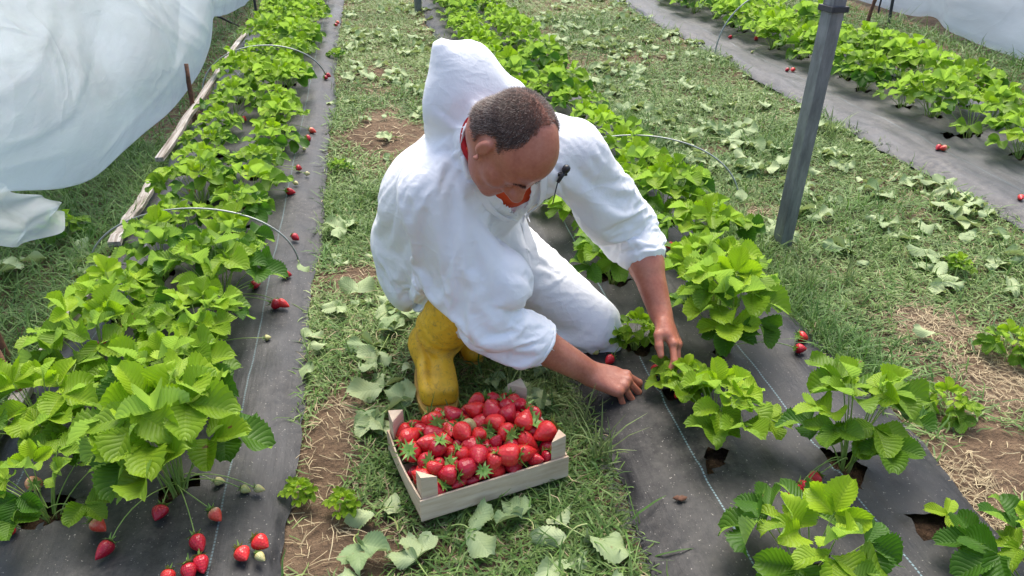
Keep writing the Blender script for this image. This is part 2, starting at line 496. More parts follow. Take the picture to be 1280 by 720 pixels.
# ------------------------------------------------------------------ ground
def vnoise(X, Y, s, seed=0):
    """smooth value noise on arrays"""
    r = np.random.default_rng(seed)
    T = r.random((64, 64)).astype(np.float32)
    x = X * s + 1000; y = Y * s + 1000
    i = np.floor(x).astype(int); j = np.floor(y).astype(int)
    fx = x - i; fy = y - j
    fx = fx * fx * (3 - 2 * fx); fy = fy * fy * (3 - 2 * fy)
    a = T[i % 64, j % 64]; b = T[(i + 1) % 64, j % 64]; c = T[i % 64, (j + 1) % 64]; d = T[(i + 1) % 64, (j + 1) % 64]
    return (a * (1 - fx) + b * fx) * (1 - fy) + (c * (1 - fx) + d * fx) * fy


def gz(X, Y):
    return 0.020 * (vnoise(X, Y, 5, 1) - 0.5) + 0.012 * (vnoise(X, Y, 17, 2) - 0.5) + 0.02 * (vnoise(X, Y, 1.3, 3) - 0.5)


def grid_faces(nx, ny):
    i, j = np.meshgrid(np.arange(nx - 1), np.arange(ny - 1), indexing='ij')
    a = i * ny + j
    return np.stack([a, a + ny, a + ny + 1, a + 1], -1).reshape(-1, 4)


xs = np.concatenate([[-400, -150, -60, -25, -12, -8, -6], np.arange(-4, 6.001, 0.05), [8, 12, 25, 60, 150, 400]])
ys = np.concatenate([[-400, -100, -30, -8, -3, -1], np.arange(0, 10.001, 0.05), [12, 15, 22, 40, 100, 400]])
X, Y = np.meshgrid(xs, ys, indexing='ij')
Z = gz(X, Y) - 0.004
ground = link('ground', mesh_np('ground', np.stack([X, Y, Z], -1).reshape(-1, 3), grid_faces(len(xs), len(ys)), M['soil']))
tag(ground, 'brown trodden soil under the grass between the strawberry beds', 'ground', kind='structure')

# ------------------------------------------------------------------ plants: positions first (the holes need them)
BEDS = {'left': (-0.985, -0.255), 'middle': (0.465, 1.215), 'right': (2.385, 3.45)}
P_LIST = []       # bed, row name, x, y, scale, hero kind or None


def add_row(bed, row, x, ys_, sc=1.0, jit=0.03):
    for y in ys_:
        P_LIST.append(dict(bed=bed, row=row, x=x + random.uniform(-jit, jit), y=y + random.uniform(-jit, jit), s=sc * random.uniform(0.68, 1.04), rz=random.uniform(0, 6.28), proto=None))


def add_one(bed, row, x, y, s=1.0, rz=None, proto=None):
    P_LIST.append(dict(bed=bed, row=row, x=x, y=y, s=s, rz=random.uniform(0, 6.28) if rz is None else rz, proto=proto))


add_one('left', 'aisle', -0.505, 1.40, 1.05, 0.3, 12)
add_one('left', 'aisle', -0.56, 1.68, .88, 1.2, 1)
add_one('left', 'aisle', -0.53, 1.95, .86, 2.2, 2)
add_one('left', 'aisle', -0.525, 2.22, .92, 4.0, 3)
add_one('left', 'aisle', -0.54, 2.50, 0.85)
add_row('left', 'aisle', -0.52, np.arange(2.78, 10.6, 0.30), .95)
add_one('left', 'grass', -0.755, 1.37, 0.78, 0.8, 4)
add_one('left', 'grass', -0.83, 1.62, .86, 2.8, 5)
add_one('left', 'grass', -0.79, 1.90, .88, 5.0, 1)
add_one('left', 'grass', -0.80, 2.16, .82, 1.0, 2)
add_row('left', 'grass', -0.745, np.arange(2.42, 10.6, 0.31), .88)
add_one('middle', 'left', 0.735, .935, .88, 1.5, 6)
add_one('middle', 'left', 0.745, 1.395, 0.76, 3.6, 7)
add_one('middle', 'left', 0.712, 1.545, 0.46, 1.0, 7)
add_one('middle', 'left', 0.66, 1.78, 0.42)
add_one('middle', 'left', 0.71, 2.17, 0.85)
add_row('middle', 'left', 0.72, np.arange(2.5, 10.6, 0.28), 0.95)
add_one('middle', 'right', 1.15, 0.83, 0.85, 2.0, 6)
add_one('middle', 'right', 1.075, 0.995, 1.0, 0.0, 'seedling')
add_one('middle', 'right', 0.985, 1.225, 0.92, 0.2, 13)
add_one('middle', 'right', 0.89, 1.71, .98, 2.5, 12)
add_one('middle', 'right', 0.98, 2.00, .86, 4.4, 3)
add_one('middle', 'right', 1.06, 2.29, .86)
add_row('middle', 'right', 1.04, np.arange(2.58, 10.6, 0.28), 0.98)
add_row('right', 'aisle', 2.88, np.arange(3.0, 10.6, 0.30), 1.12, 0.05)
add_row('right', 'tunnel', 3.2, np.arange(2.95, 10.6, 0.29), 1.15)
EMPTY_HOLES = [(2.78, 3.33), (2.99, 3.02), ]

# ------------------------------------------------------------------ mulch film
def build_film(name, x0, x1, holes, mt, y0=-0.6, y1=11.4, seed=0):
    dx = 0.0165
    xs = np.linspace(x0, x1, int((x1 - x0) / dx) + 1); ys = np.arange(y0, y1, 0.018)
    X, Y = np.meshgrid(xs, ys, indexing='ij')
    u = (X - x0) / (x1 - x0)
    edge = np.minimum(u, 1 - u) * (x1 - x0)
    Z = 0.034 * np.clip(edge / 0.09, 0, 1) ** 0.6
    Z += 0.014 * (vnoise(X, Y, 2.1, seed) - 0.5) + 0.010 * (vnoise(X, Y, 8, seed + 1) - 0.5)
    Z += 0.007 * (vnoise(X * 3.2, Y * 0.8, 7, seed + 2) - 0.5) + 0.004 * (vnoise(X, Y, 26, seed + 3) - 0.5)
    Z += 0.006 * np.abs(np.sin(X * 31 + 3 * vnoise(X, Y, 1.2, seed + 4) * 6)) * vnoise(X, Y, 1.7, seed + 9)
    Z = np.maximum(Z, gz(X, Y) + 0.006)
    X = X + np.where(edge < 0.02, 0.03 * (vnoise(X * 0, Y, 3, seed + 5) - 0.5) + 0.012 * (vnoise(X * 0, Y, 21, seed + 6) - 0.5), 0)
    P = np.stack([X, Y, Z], -1).reshape(-1, 3)
    F = grid_faces(len(xs), len(ys))
    keep = np.ones(len(F), bool)
    cen = P[F].mean(1)
    for k, (hx, hy, hr) in enumerate(holes):
        def rad(dx_, dy_):
            a = np.arctan2(dy_, dx_)
            return hr * (1 + 0.28 * np.sin(2 * a + k) + 0.18 * np.sin(3 * a + 2.3 * k) + 0.12 * np.sin(5 * a + k))
        d = np.hypot(P[:, 0] - hx, P[:, 1] - hy)
        near = d < hr * 2.6
        if not near.any(): continue
        dx_ = P[near, 0] - hx; dy_ = P[near, 1] - hy; dn = d[near]
        rr = rad(dx_, dy_)
        # pull the border onto the outline and lift the torn lip a little
        snap = np.abs(dn - rr) < 0.0105
        f = np.where(snap, rr / np.maximum(dn, 1e-5), 1.0)
        P[near, 0] = hx + dx_ * f; P[near, 1] = hy + dy_ * f
        P[near, 2] += 0.013 * np.exp(-((dn - rr) / 0.02) ** 2) * (0.4 + 0.6 * np.sin(4 * np.arctan2(dy_, dx_) + k))
        dc = np.hypot(cen[:, 0] - hx, cen[:, 1] - hy)
        keep &= ~(dc < rad(cen[:, 0] - hx, cen[:, 1] - hy))
    return link(name, mesh_np(name, P, F[keep], mt))


FILM = {}
fl = {'left': ('left bed, between left aisle and tall grass', [-0.40, -0.86]), 'middle': ('middle', [0.655, 0.95]), 'right': ('right', [2.62, 3.1])}
film_labels = {
    'left': 'black woven weed film under the leafy bed beside the wooden laths',
    'middle': 'black woven weed film with blue guide threads, bed where the man picks',
    'right': 'woven weed film greyed by painted-in sky reflection, bed beyond the steel post'}
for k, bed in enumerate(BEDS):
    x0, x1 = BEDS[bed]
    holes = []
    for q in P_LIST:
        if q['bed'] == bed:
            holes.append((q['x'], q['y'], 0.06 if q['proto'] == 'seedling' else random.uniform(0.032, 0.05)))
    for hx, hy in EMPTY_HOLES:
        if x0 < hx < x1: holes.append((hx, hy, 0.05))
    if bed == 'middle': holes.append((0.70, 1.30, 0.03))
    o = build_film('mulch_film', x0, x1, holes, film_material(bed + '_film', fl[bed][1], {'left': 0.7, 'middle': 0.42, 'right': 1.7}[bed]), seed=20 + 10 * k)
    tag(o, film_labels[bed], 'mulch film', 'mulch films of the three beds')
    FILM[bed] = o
    # dark soil showing in the planting holes
    gx = np.linspace(x0 + 0.06, x1 - 0.06, int((x1 - x0) / 0.02)); gy = np.arange(-0.5, 11.3, 0.02)
    X, Y = np.meshgrid(gx, gy, indexing='ij')
    Z = 0.002 + 0.012 * (vnoise(X, Y, 30, 60 + k) - 0.5) + 0.006
    so_ = link('bed_soil', mesh_np('bed_soil', np.stack([X, Y, Z], -1).reshape(-1, 3), grid_faces(len(gx), len(gy)), M['dark_soil']))
    tag(so_, 'dark moist soil seen through the planting holes of the ' + {'left': 'left', 'middle': 'middle', 'right': 'right'}[bed] + ' bed', 'soil', kind='structure')


def film_z(x, y):
    return 0.034

# frayed threads along the middle bed's left edge (part of that film)
fb_v, fb_f = [], []
for i in range(900):
    y = random.uniform(0.9, 3.2) if i < 700 else random.uniform(3.2, 6)
    x = BEDS['middle'][0] + random.uniform(-0.012, 0.01)
    a = random.uniform(2.3, 4.2); l = random.uniform(0.012, 0.04)
    d = np.array([math.cos(a), math.sin(a), random.uniform(-0.15, 0.35)]) * l
    b = np.array([x, y, 0.012]); s = np.array([0.0, 0.0008, 0])
    base = len(fb_v)
    mid_ = b + d * 0.55 + np.array([0, 0, 0.004])
    fb_v += [b - s, b + s, mid_ + s, mid_ - s, b + d]
    fb_f += [(base, base + 1, base + 2, base + 3), (base + 3, base + 2, base + 4, base + 4)]
me = bpy.data.meshes.new('frayed_edge'); me.from_pydata([tuple(q) for q in fb_v], [], [tuple(dict.fromkeys(f)) for f in fb_f]); me.materials.append(M['thread'])
link('frayed_edge', me, FILM['middle'])


# ------------------------------------------------------------------ strawberry leaves
NU, NV = 8, 22


def leaflet(L, W, fold=0.35, cup=0.2, droop=0.3, wav=0.1, seed=0):
    """grid of a toothed leaflet along +Y, face up; returns P (n,3) and UV (n,2)"""
    r = np.random.default_rng(seed)
    v = np.linspace(0, 1, NV + 1)
    w = 0.5 * W * np.sin(np.pi * np.clip(v, 0, 1) ** 1.18) ** 0.56
    w[0] = 0.02 * W; w[-1] = 0.15 * W; w[-2] *= 1.06
    tooth = np.where(np.arange(NV + 1) % 2 == 0, 1.0, 0.88)
    u = np.linspace(-1, 1, NU + 1)
    U, V = np.meshgrid(u, v)
    ww = np.repeat(w[:, None], NU + 1, 1)
    edge = np.abs(U) > 0.99
    Xl = U * ww * np.where(edge, tooth[:, None], 1.0)
    Yl = V * L + 0.10 * L * np.abs(U) ** 1.5 * (V - 0.15)          # side teeth point forward
    ph = V * 9 - np.abs(U) * 2.6
    Zl = fold * np.abs(Xl) + cup * (Xl ** 2) / W * 2.0
    Zl += -droop * L * V ** 2 + 0.007 * r.uniform(.4, 1.5) * np.abs(np.sin(ph * np.pi)) * L * np.sin(np.pi * np.clip(np.abs(U), 0, 1))
    Zl += wav * L * 0.16 * np.sin(5.0 * V * (1 + 0.3 * r.random()) + 3 * r.random()) * U * np.abs(U)
    Zl += wav * L * 0.10 * np.sin(9 * V + 6 * r.random()) * np.abs(U) ** 2
    return np.stack([Xl, Yl, Zl], -1).reshape(-1, 3), np.stack([U * 0.5 + 0.5, V], -1).reshape(-1, 2)


LF = grid_faces(NV + 1, NU + 1)[:, ::-1]


def frame(t, n):
    t = t / np.linalg.norm(t); n = n - t * (n @ t); n = n / np.linalg.norm(n)
    return np.stack([np.cross(t, n), t, n], 0)      # rows: x, y, z axes


class LeafMesh:
    def __init__(s): s.V, s.F, s.UV, s.C, s.n = [], [], [], [], 0

    def put(s, P, UV, A, org, tone, spot=0.0):
        s.V.append(P @ A + org); s.UV.append(UV); s.F.append(LF + s.n)
        s.C.append(np.tile([tone, spot, 0, 1.0], (len(P), 1))); s.n += len(P)

    def mesh(s, name, mt):
        return mesh_np(name, np.vstack(s.V), np.vstack(s.F), mt, True, np.vstack(s.C), np.vstack(s.UV))


def make_plant(seed, nleaf=20, height=0.17, spread=0.15, L=0.078, upright=0.5):
    r = np.random.default_rng(seed)
    lm = LeafMesh(); st = MB()
    for k in range(nleaf):
        t = k / max(nleaf - 1, 1)                 # 0 outer, 1 inner
        az = k * 2.39996 + r.normal(0, 0.35)
        reach = spread * (1.05 - 0.80 * t) * r.uniform(0.75, 1.2)
        hgt = height * (0.64 + 0.44 * t) * r.uniform(0.78, 1.15)
        out = np.array([math.cos(az), math.sin(az), 0])
        tip = out * reach + np.array([0, 0, hgt])
        b0 = out * 0.012 * r.uniform(0.3, 1.5) + np.array([r.normal(0, .004), r.normal(0, .004), -0.012])
        c1 = b0 + np.array([0, 0, hgt * 0.62]) + out * reach * 0.22
        pts = []
        for q in np.linspace(0, 1, 6):
            pts.append((1 - q) ** 2 * b0 + 2 * q * (1 - q) * c1 + q * q * tip)
        st.tube(pts, [0.0024, 0.0022, 0.0019, 0.0017, 0.0015, 0.0013], 5, False)
        tone = float(np.clip(0.10 + 0.72 * t + r.normal(0, 0.25), 0, 1))
        spot = 1.0 if r.random() < 0.13 else 0.0
        tilt = r.normal(0.0, 0.24) + 0.26 * (1 - t)
        slope = math.sin(tilt)
        fwd = out * math.cos(tilt) + np.array([0, 0, -slope])
        fwd = fwd + np.cross(np.array([0, 0, 1.0]), out) * r.normal(0, 0.25)
        nrm = np.array([0, 0, 1.0]) + r.normal(0, 0.20, 3) * np.array([1, 1, 0]) + out * slope
        if t > 0.82:                               # youngest leaves stand up, half folded
            fwd = out * 0.5 + np.array([0, 0, 0.75]); nrm = -out * 0.9 + np.array([0, 0, 0.6]); tone = min(1.0, tone + 0.15)
        A = frame(fwd, nrm)
        size = L * r.uniform(0.8, 1.14) * (1.0 - 0.30 * max(0, t - 0.72) / 0.28)
        fold = r.uniform(0.18, 0.62) if t < 0.82 else r.uniform(0.5, 0.9)
        for a, sc in ((0.0, 1.0), (1.22, 0.94), (-1.22, 0.94)):
            P, UV = leaflet(size * sc, size * sc * r.uniform(0.80, 0.93), fold * r.uniform(0.7, 1.2), r.uniform(0.0, 0.7), r.uniform(-0.06, 0.30), r.uniform(0.3, 1.1), int(r.integers(1e9)))
            ca, sa = math.cos(a), math.sin(a)
            P = P + np.array([0, 0.007 if a == 0 else 0.003, 0])
            if a != 0:                              # roll the side leaflets up or down a little
                ro = r.normal(0.10, 0.14) * (-1 if a > 0 else 1)
                P = np.stack([P[:, 0] * math.cos(ro) + P[:, 2] * math.sin(ro), P[:, 1], -P[:, 0] * math.sin(ro) + P[:, 2] * math.cos(ro)], 1)
            P = np.stack([P[:, 0] * ca + P[:, 1] * sa, -P[:, 0] * sa + P[:, 1] * ca, P[:, 2]], 1)
            lm.put(P, UV, A, tip, tone + r.normal(0, 0.04), spot)
    return lm.mesh('foliage', M['leaf']), st


PROTO = []
specs = [(31, 20, .20, .15, .078), (32, 18, .19, .15, .082), (33, 21, .18, .145, .074), (34, 16, .20, .14, .084), (35, 13, .16, .15, .074), (36, 19, .19, .155, .080),
         (37, 13, .15, .13, .092), (38, 15, .155, .125, .084), (39, 17, .18, .15, .074), (40, 14, .16, .15, .070), (41, 21, .19, .15, .074), (42, 15, .17, .14, .080), (51, 17, .235, .125, .084), (52, 16, .215, .12, .080)]
for sp in specs:
    fm, st = make_plant(sp[0], sp[1], sp[2], sp[3], sp[4])
    sm = bpy.data.meshes.new('stem'); sm.from_pydata(st.v, [], st.f); sm.materials.append(M['stem'])
    sm.polygons.foreach_set('use_smooth', [True] * len(sm.polygons))
    PROTO.append((fm, sm))
# a seedling with one open leaf
lm = LeafMesh(); st = MB()
for az, hh_, sz in ((2.4, 0.055, 0.042), (5.2, 0.03, 0.022)):
    out = np.array([math.cos(az), math.sin(az), 0]); tip = out * 0.012 + np.array([0, 0, hh_])
    st.tube([(0, 0, -0.012), tuple(out * 0.002 + np.array([0, 0, hh_ * .5])), tuple(tip)], 0.0013, 5, False)
    A = frame(out * 0.9 + np.array([0, -0.3, 0.15]), np.array([0, -0.35, 1.0]))
    for a in (0, 1.9, -1.9):
        P, UV = leaflet(sz, sz * 0.72, 0.25, 0.2, 0.12, 0.3, 5)
        ca, sa = math.cos(a), math.sin(a)
        P = np.stack([P[:, 0] * ca + P[:, 1] * sa, -P[:, 0] * sa + P[:, 1] * ca, P[:, 2]], 1)
        lm.put(P, UV, A, tip, 1.0)
sm = bpy.data.meshes.new('stem'); sm.from_pydata(st.v, [], st.f); sm.materials.append(M['stem'])
SEED = (lm.mesh('foliage', M['leaf']), sm)

ORD = ['first', 'second', 'third', 'fourth', 'fifth', 'sixth', 'seventh', 'eighth', 'ninth', 'tenth', 'eleventh', 'twelfth', 'thirteenth', 'fourteenth', 'fifteenth', 'sixteenth',
       'seventeenth', 'eighteenth', 'nineteenth', 'twentieth', 'twenty-first', 'twenty-second', 'twenty-third', 'twenty-fourth', 'twenty-fifth', 'twenty-sixth', 'twenty-seventh', 'twenty-eighth', 'twenty-ninth', 'thirtieth', 'thirty-first', 'thirty-second', 'thirty-third', 'thirty-fourth', 'thirty-fifth', 'thirty-sixth', 'thirty-seventh', 'thirty-eighth', 'thirty-ninth', 'fortieth']
ROWTXT = {('left', 'aisle'): "left bed's aisle-side row", ('left', 'grass'): "left bed's lath-side row",
          ('middle', 'left'): "middle bed's left row", ('middle', 'right'): "middle bed's right row",
          ('right', 'aisle'): "right bed's front row", ('right', 'tunnel'): "right bed's tunnel-side row"}
SPECIAL = {
    ('left', 'aisle', 0): 'tall bushy strawberry plant with bared stems and berry trusses, lower left corner',
    ('left', 'grass', 0): 'sparse strawberry plant at the lower left edge beside one pale red berry',
    ('middle', 'left', 0): 'strawberry plant with large cupped dark leaves at the bottom edge of the middle bed',
    ('middle', 'left', 1): "small bright strawberry plant just right of the man's picking hands",
    ('middle', 'left', 2): "sprig-like small strawberry plant right under the man's two hands",
    ('middle', 'left', 3): "small dark strawberry plant between the kneeling knee and the picking hands",
    ('middle', 'left', 4): "strawberry plant under the man's bent left arm",
    ('middle', 'right', 0): 'lime green strawberry plant cut off by the bottom right corner',
    ('middle', 'right', 1): 'tiny two-leaf strawberry seedling in a round soil hole',
    ('middle', 'right', 2): 'large strawberry plant on bare black film, two red berries at its foot',
    ('middle', 'right', 3): "bushy strawberry plant just above the man's far hand"}
cnt = {}
PLANTS = []
for q in sorted(P_LIST, key=lambda q: q['y']):
    key = (q['bed'], q['row']); i = cnt.get(key, 0); cnt[key] = i + 1
    pr = q['proto']
    fm, sm = SEED if pr == 'seedling' else PROTO[pr if pr is not None else random.randrange(12)]
    root = empty('strawberry_plant', (q['x'], q['y'], 0.03), q['rz'])
    root.scale = (q['s'],) * 3
    far = 'leafy strawberry plant' if q['y'] < 4.5 else 'distant leafy strawberry plant'
    lab = SPECIAL.get((q['bed'], q['row'], i)) or f"{far}, {ROWTXT[key]}, {ORD[i]} from the near end"
    tag(root, lab, 'strawberry plant', {'left': 'strawberry plants of the left bed', 'middle': 'strawberry plants of the middle bed', 'right': 'strawberry plants of the right bed'}[q['bed']])
    link('foliage', fm, root); link('stem', sm, root)
    PLANTS.append((q['x'], q['y'], root, q))
bpy.context.view_layer.update()


# ------------------------------------------------------------------ strawberries
def berry_mesh(seed, L=0.042, D=0.036, fat=1.0, name='strawberry', mt=None):
    r = np.random.default_rng(seed)
    nv, nu = 13, 18
    v = np.linspace(0, 1, nv)
    prof = np.sin(np.pi * v ** 0.62) ** 0.75 * (1.0 - 0.10 * v)
    V = []
    lob = r.uniform(0, 0.08); ph = r.uniform(0, 6.28)
    bend = r.normal(0, 0.08)
    for i in range(nv):
        for j in range(nu):
            a = 2 * math.pi * j / nu
            rr = 0.5 * D * prof[i] * (1 + lob * math.sin(2 * a + ph) + 0.03 * math.sin(3 * a + ph * 2)) if 0 < i < nv - 1 else 0.0
            z = 0.40 * L - v[i] * L - (0.06 * L if i == 0 else 0)
            V.append((rr * math.cos(a) + bend * L * v[i] ** 2, rr * math.sin(a), z))
    F = []
    for i in range(nv - 1):
        for j in range(nu):
            k = (j + 1) % nu
            F.append((i * nu + j, (i + 1) * nu + j, (i + 1) * nu + k, i * nu + k))
    me = mesh_np(name, V, F, mt)
    return me


def calyx_mesh(seed, D=0.036, top=0.017):
    r = np.random.default_rng(seed)
    V, F = [], []
    n = 11
    for k in range(n):
        a = 2 * math.pi * k / n + r.normal(0, .1)
        l = D * r.uniform(0.42, 0.66); up = r.uniform(-0.25, 0.75); w = D * 0.078
        d = np.array([math.cos(a), math.sin(a), 0]); s = np.array([-math.sin(a), math.cos(a), 0])
        b = np.array([0, 0, top])
        p1 = b + d * l * 0.45 + np.array([0, 0, l * 0.12]); p2 = b + d * l + np.array([0, 0, l * up])
        o = len(V)
        V += [b - s * w * .4, b + s * w * .4, p1 + s * w, p1 - s * w, p2 + s * w * .12, p2 - s * w * .12, ]
        F += [(o, o + 1, o + 2, o + 3), (o + 3, o + 2, o + 4, o + 5)]
    # stub of the stalk
    m = MB().tube([(0, 0, top - .002), (0.001, 0, top + .008), (0.004, 0.002, top + .015)], 0.0011, 5)
    o = len(V); V += [np.array(q) for q in m.v]
    quads = F + [tuple(i + o for i in f) for f in m.f]
    me = bpy.data.meshes.new('calyx'); me.from_pydata([tuple(q) for q in V], [], quads); me.materials.append(M['calyx'])
    return me


BERRY = {}
for nm, mt in (('red', 'berry'), ('bright', 'berry_bright'), ('half', 'berry_half'), ('green', 'berry_green')):
    BERRY[nm] = [berry_mesh(90 + i, 0.040 + 0.004 * (i % 3), 0.034 + 0.003 * (i % 2), 1, 'strawberry', M[mt]) for i in range(5)]
CALYX = [calyx_mesh(200 + i, 0.036, 0.0165) for i in range(4)]


def berry(loc, rot, scale, kind, parent=None, label=None, group=None, idx=None):
    i = random.randrange(5) if idx is None else idx
    o = link('strawberry', BERRY[kind][i], None)
    o.location = loc; o.rotation_euler = rot; o.scale = (scale,) * 3
    link('calyx', CALYX[random.randrange(4)], o)
    if parent is None:
        tag(o, label, 'strawberry', group)
    return o


# berries on the beds: those beside a plant hang on its stalks, the rest lie loose on the film
B_PX = [(325, 678, 'bright'), (303, 692, 'bright'), (325, 696, 'green'), (251, 704, 'red'), (236, 714, 'red'), (210, 720, 'bright'), (132, 686, 'red'), (122, 656, 'half'), (10, 662, 'bright'),
        (323, 611, 'green'), (306, 611, 'green'), (273, 602, 'green'), (269, 643, 'half'), (200, 640, 'red'), (247, 678, 'red'), (42, 604, 'half'),
        (362, 239, 'red'), (369, 296, 'red'), (357, 343, 'red'), (353, 379, 'bright'), (345, 380, 'red'), (334, 422, 'green'), (127, 431, 'bright'), (148, 414, 'half'), (319, 356, 'red'), (240, 240, 'red'),
        (410, 94, 'red'), (407, 97, 'red'), (422, 28, 'half'), (420, 31, 'red'), (385, 173, 'red'), (373, 210, 'red'), (384, 217, 'green'), (370, 229, 'green'), (380, 186, 'green'), (305, 148, 'bright'), (326, 87, 'half'), (347, 73, 'red'), (390, 163, 'half'),
        (848, 493, 'bright'), (820, 462, 'red'), (762, 449, 'red'), (745, 440, 'green'), (1003, 421, 'bright'), (1000, 436, 'red'), (1018, 598, 'bright'), (1004, 609, 'red'), (994, 613, 'red'), (897, 307, 'red'), (838, 307, 'red'), (850, 218, 'half'),
        (745, 182, 'red'), (1000, 210, 'red'),
        (1180, 185, 'half'), (1173, 184, 'red'), (1263, 161, 'red'), (1270, 166, 'green'), (1276, 247, 'bright'), (991, 87, 'bright'), (984, 87, 'red'), (913, 46, 'red'), (940, 65, 'green'), (1183, 130, 'red'), (945, 48, 'red'), (1005, 66, 'green'), (1142, 128, 'green')]
LOOSE = {}
for (px, py, kd) in B_PX:
    sc = random.uniform(0.72, 0.95) * (0.62 if kd == 'green' else 1.0)
    z = 0.036 + 0.016 * sc
    w = at(px, py, z)
    best = min(PLANTS, key=lambda t: (t[0] - w[0]) ** 2 + (t[1] - w[1]) ** 2 + (10 if t[3]['proto'] == 'seedling' else 0))
    dist = math.hypot(best[0] - w[0], best[1] - w[1])
    ang = math.atan2(best[1] - w[1], best[0] - w[0])
    rot = Matrix.Rotation(ang, 3, 'Z') @ Matrix.Rotation(R(random.uniform(62, 88)), 3, 'Y') @ Matrix.Rotation(random.uniform(0, 6.28), 3, 'Z')
    if dist < 0.24:
        root = best[2]
        o = berry((0, 0, 0), (0, 0, 0), 1, kd, parent=root)
        o.parent = root
        Wm = Matrix.LocRotScale(Vector([float(q) for q in w]), rot.to_quaternion(), Vector((sc,) * 3))
        o.matrix_parent_inverse = root.matrix_world.inverted()
        o.matrix_basis = Wm
        # fruit stalk, in the berry's own space
        b = Vector((best[0], best[1], 0.05)); a = Wm @ Vector((0, 0, 0.018))
        c = (a * .45 + b * .55) + Vector((random.uniform(-.03, .03), random.uniform(-.03, .03), 0.025 + 0.10 * dist))
        inv = Wm.inverted()
        pts = [inv @ ((1 - t) ** 2 * a + 2 * t * (1 - t) * c + t * t * b) for t in np.linspace(0, 1, 8).tolist()]
        MB().tube(pts, 0.0012 / sc, 5, False).build('stalk', M['stem'], o, True)
    else:
        o = berry(tuple(w), rot.to_euler(), sc, kd)
        bed = 'left' if w[0] < 0 else ('middle' if w[0] < 2 else 'right')
        LOOSE.setdefault((bed, kd), []).append((o, w))
DESC = {'red': 'dark red strawberry', 'bright': 'bright red strawberry', 'half': 'pale half-ripe strawberry', 'green': 'small green unripe strawberry'}
BEDTXT = {'left': "on the left bed's film edge", 'middle': "on the middle bed's film", 'right': "on the right bed's bare film"}
for (bed, kd), lst in LOOSE.items():
    lst.sort(key=lambda t: t[1][1])
    for i, (o, w) in enumerate(lst):
        lab = f"{DESC[kd]} {BEDTXT[bed]}" + (f", {ORD[i]} of its colour from near end" if len(lst) > 1 else '')
        tag(o, lab, 'strawberry', 'fallen strawberries on the film')

# ------------------------------------------------------------------ crate of strawberries
CR = empty('wooden_crate', (0.157, 1.400, 0.012), R(14.0))
tag(CR, 'low pale wooden fruit crate with triangular corner posts, full of strawberries', 'crate')
CW, CD, CH = 0.350, 0.250, 0.058
MB().box((0, -CD / 2, CH / 2), (CW, 0.005, CH)).build('front_slat', M['crate'], CR, bevel=0.001)
MB().box((0, CD / 2, CH / 2), (CW, 0.005, CH)).build('back_slat', M['crate'], CR, bevel=0.001)
for sx in (-1, 1):
    for zz in ((0.015, 0.028), (0.047, 0.026)):
        bow = MB()
        n = 8
        pr = []
        for k in range(n + 1):
            y = -CD / 2 + 0.004 + (CD - 0.008) * k / n
            pr.append((sx * (CW / 2 - 0.0035 + 0.006 * math.sin(math.pi * k / n) * (1 if zz[0] > .03 else .3)), y))
        V = []; F = []
        for (x, y) in pr:
            for dx, dz in ((-.0018, -.5), (.0018, -.5), (.0018, .5), (-.0018, .5)):
                V.append((x + dx, y, zz[0] + dz * zz[1]))
        for k in range(n):
            for j in range(4):
                q = (j + 1) % 4
                F.append((k * 4 + j, k * 4 + q, (k + 1) * 4 + q, (k + 1) * 4 + j))
        F += [(3, 2, 1, 0), (n * 4, n * 4 + 1, n * 4 + 2, n * 4 + 3)]
        bow.add(V, F).build('side_slat', M['crate'], CR)
for k in range(4):
    MB().box((0, -CD / 2 + 0.035 + k * 0.060, 0.004), (CW - 0.012, 0.052, 0.003)).build('floor_board', M['crate'], CR)
for sx in (-1, 1):
    for sy in (-1, 1):
        t = 0.036; top = 0.116 + random.uniform(-.003, .004)
        x0, y0 = sx * (CW / 2 - 0.0065), sy * (CD / 2 - 0.0035)
        tri = [(x0, y0), (x0 - sx * t, y0), (x0, y0 - sy * t)]
        if sx * sy < 0: tri = [tri[0], tri[2], tri[1]]
        V = [(x, y, 0.006) for x, y in tri] + [(x, y, top - (0.009 if i else 0)) for i, (x, y) in enumerate(tri)]
        MB().add(V, [(2, 1, 0), (3, 4, 5), (0, 1, 4, 3), (1, 2, 5, 4), (2, 0, 3, 5)]).build('corner_post', M['crate'], CR, bevel=0.001)
for x in (-0.14, -0.155, 0.145, 0.16):
    pass
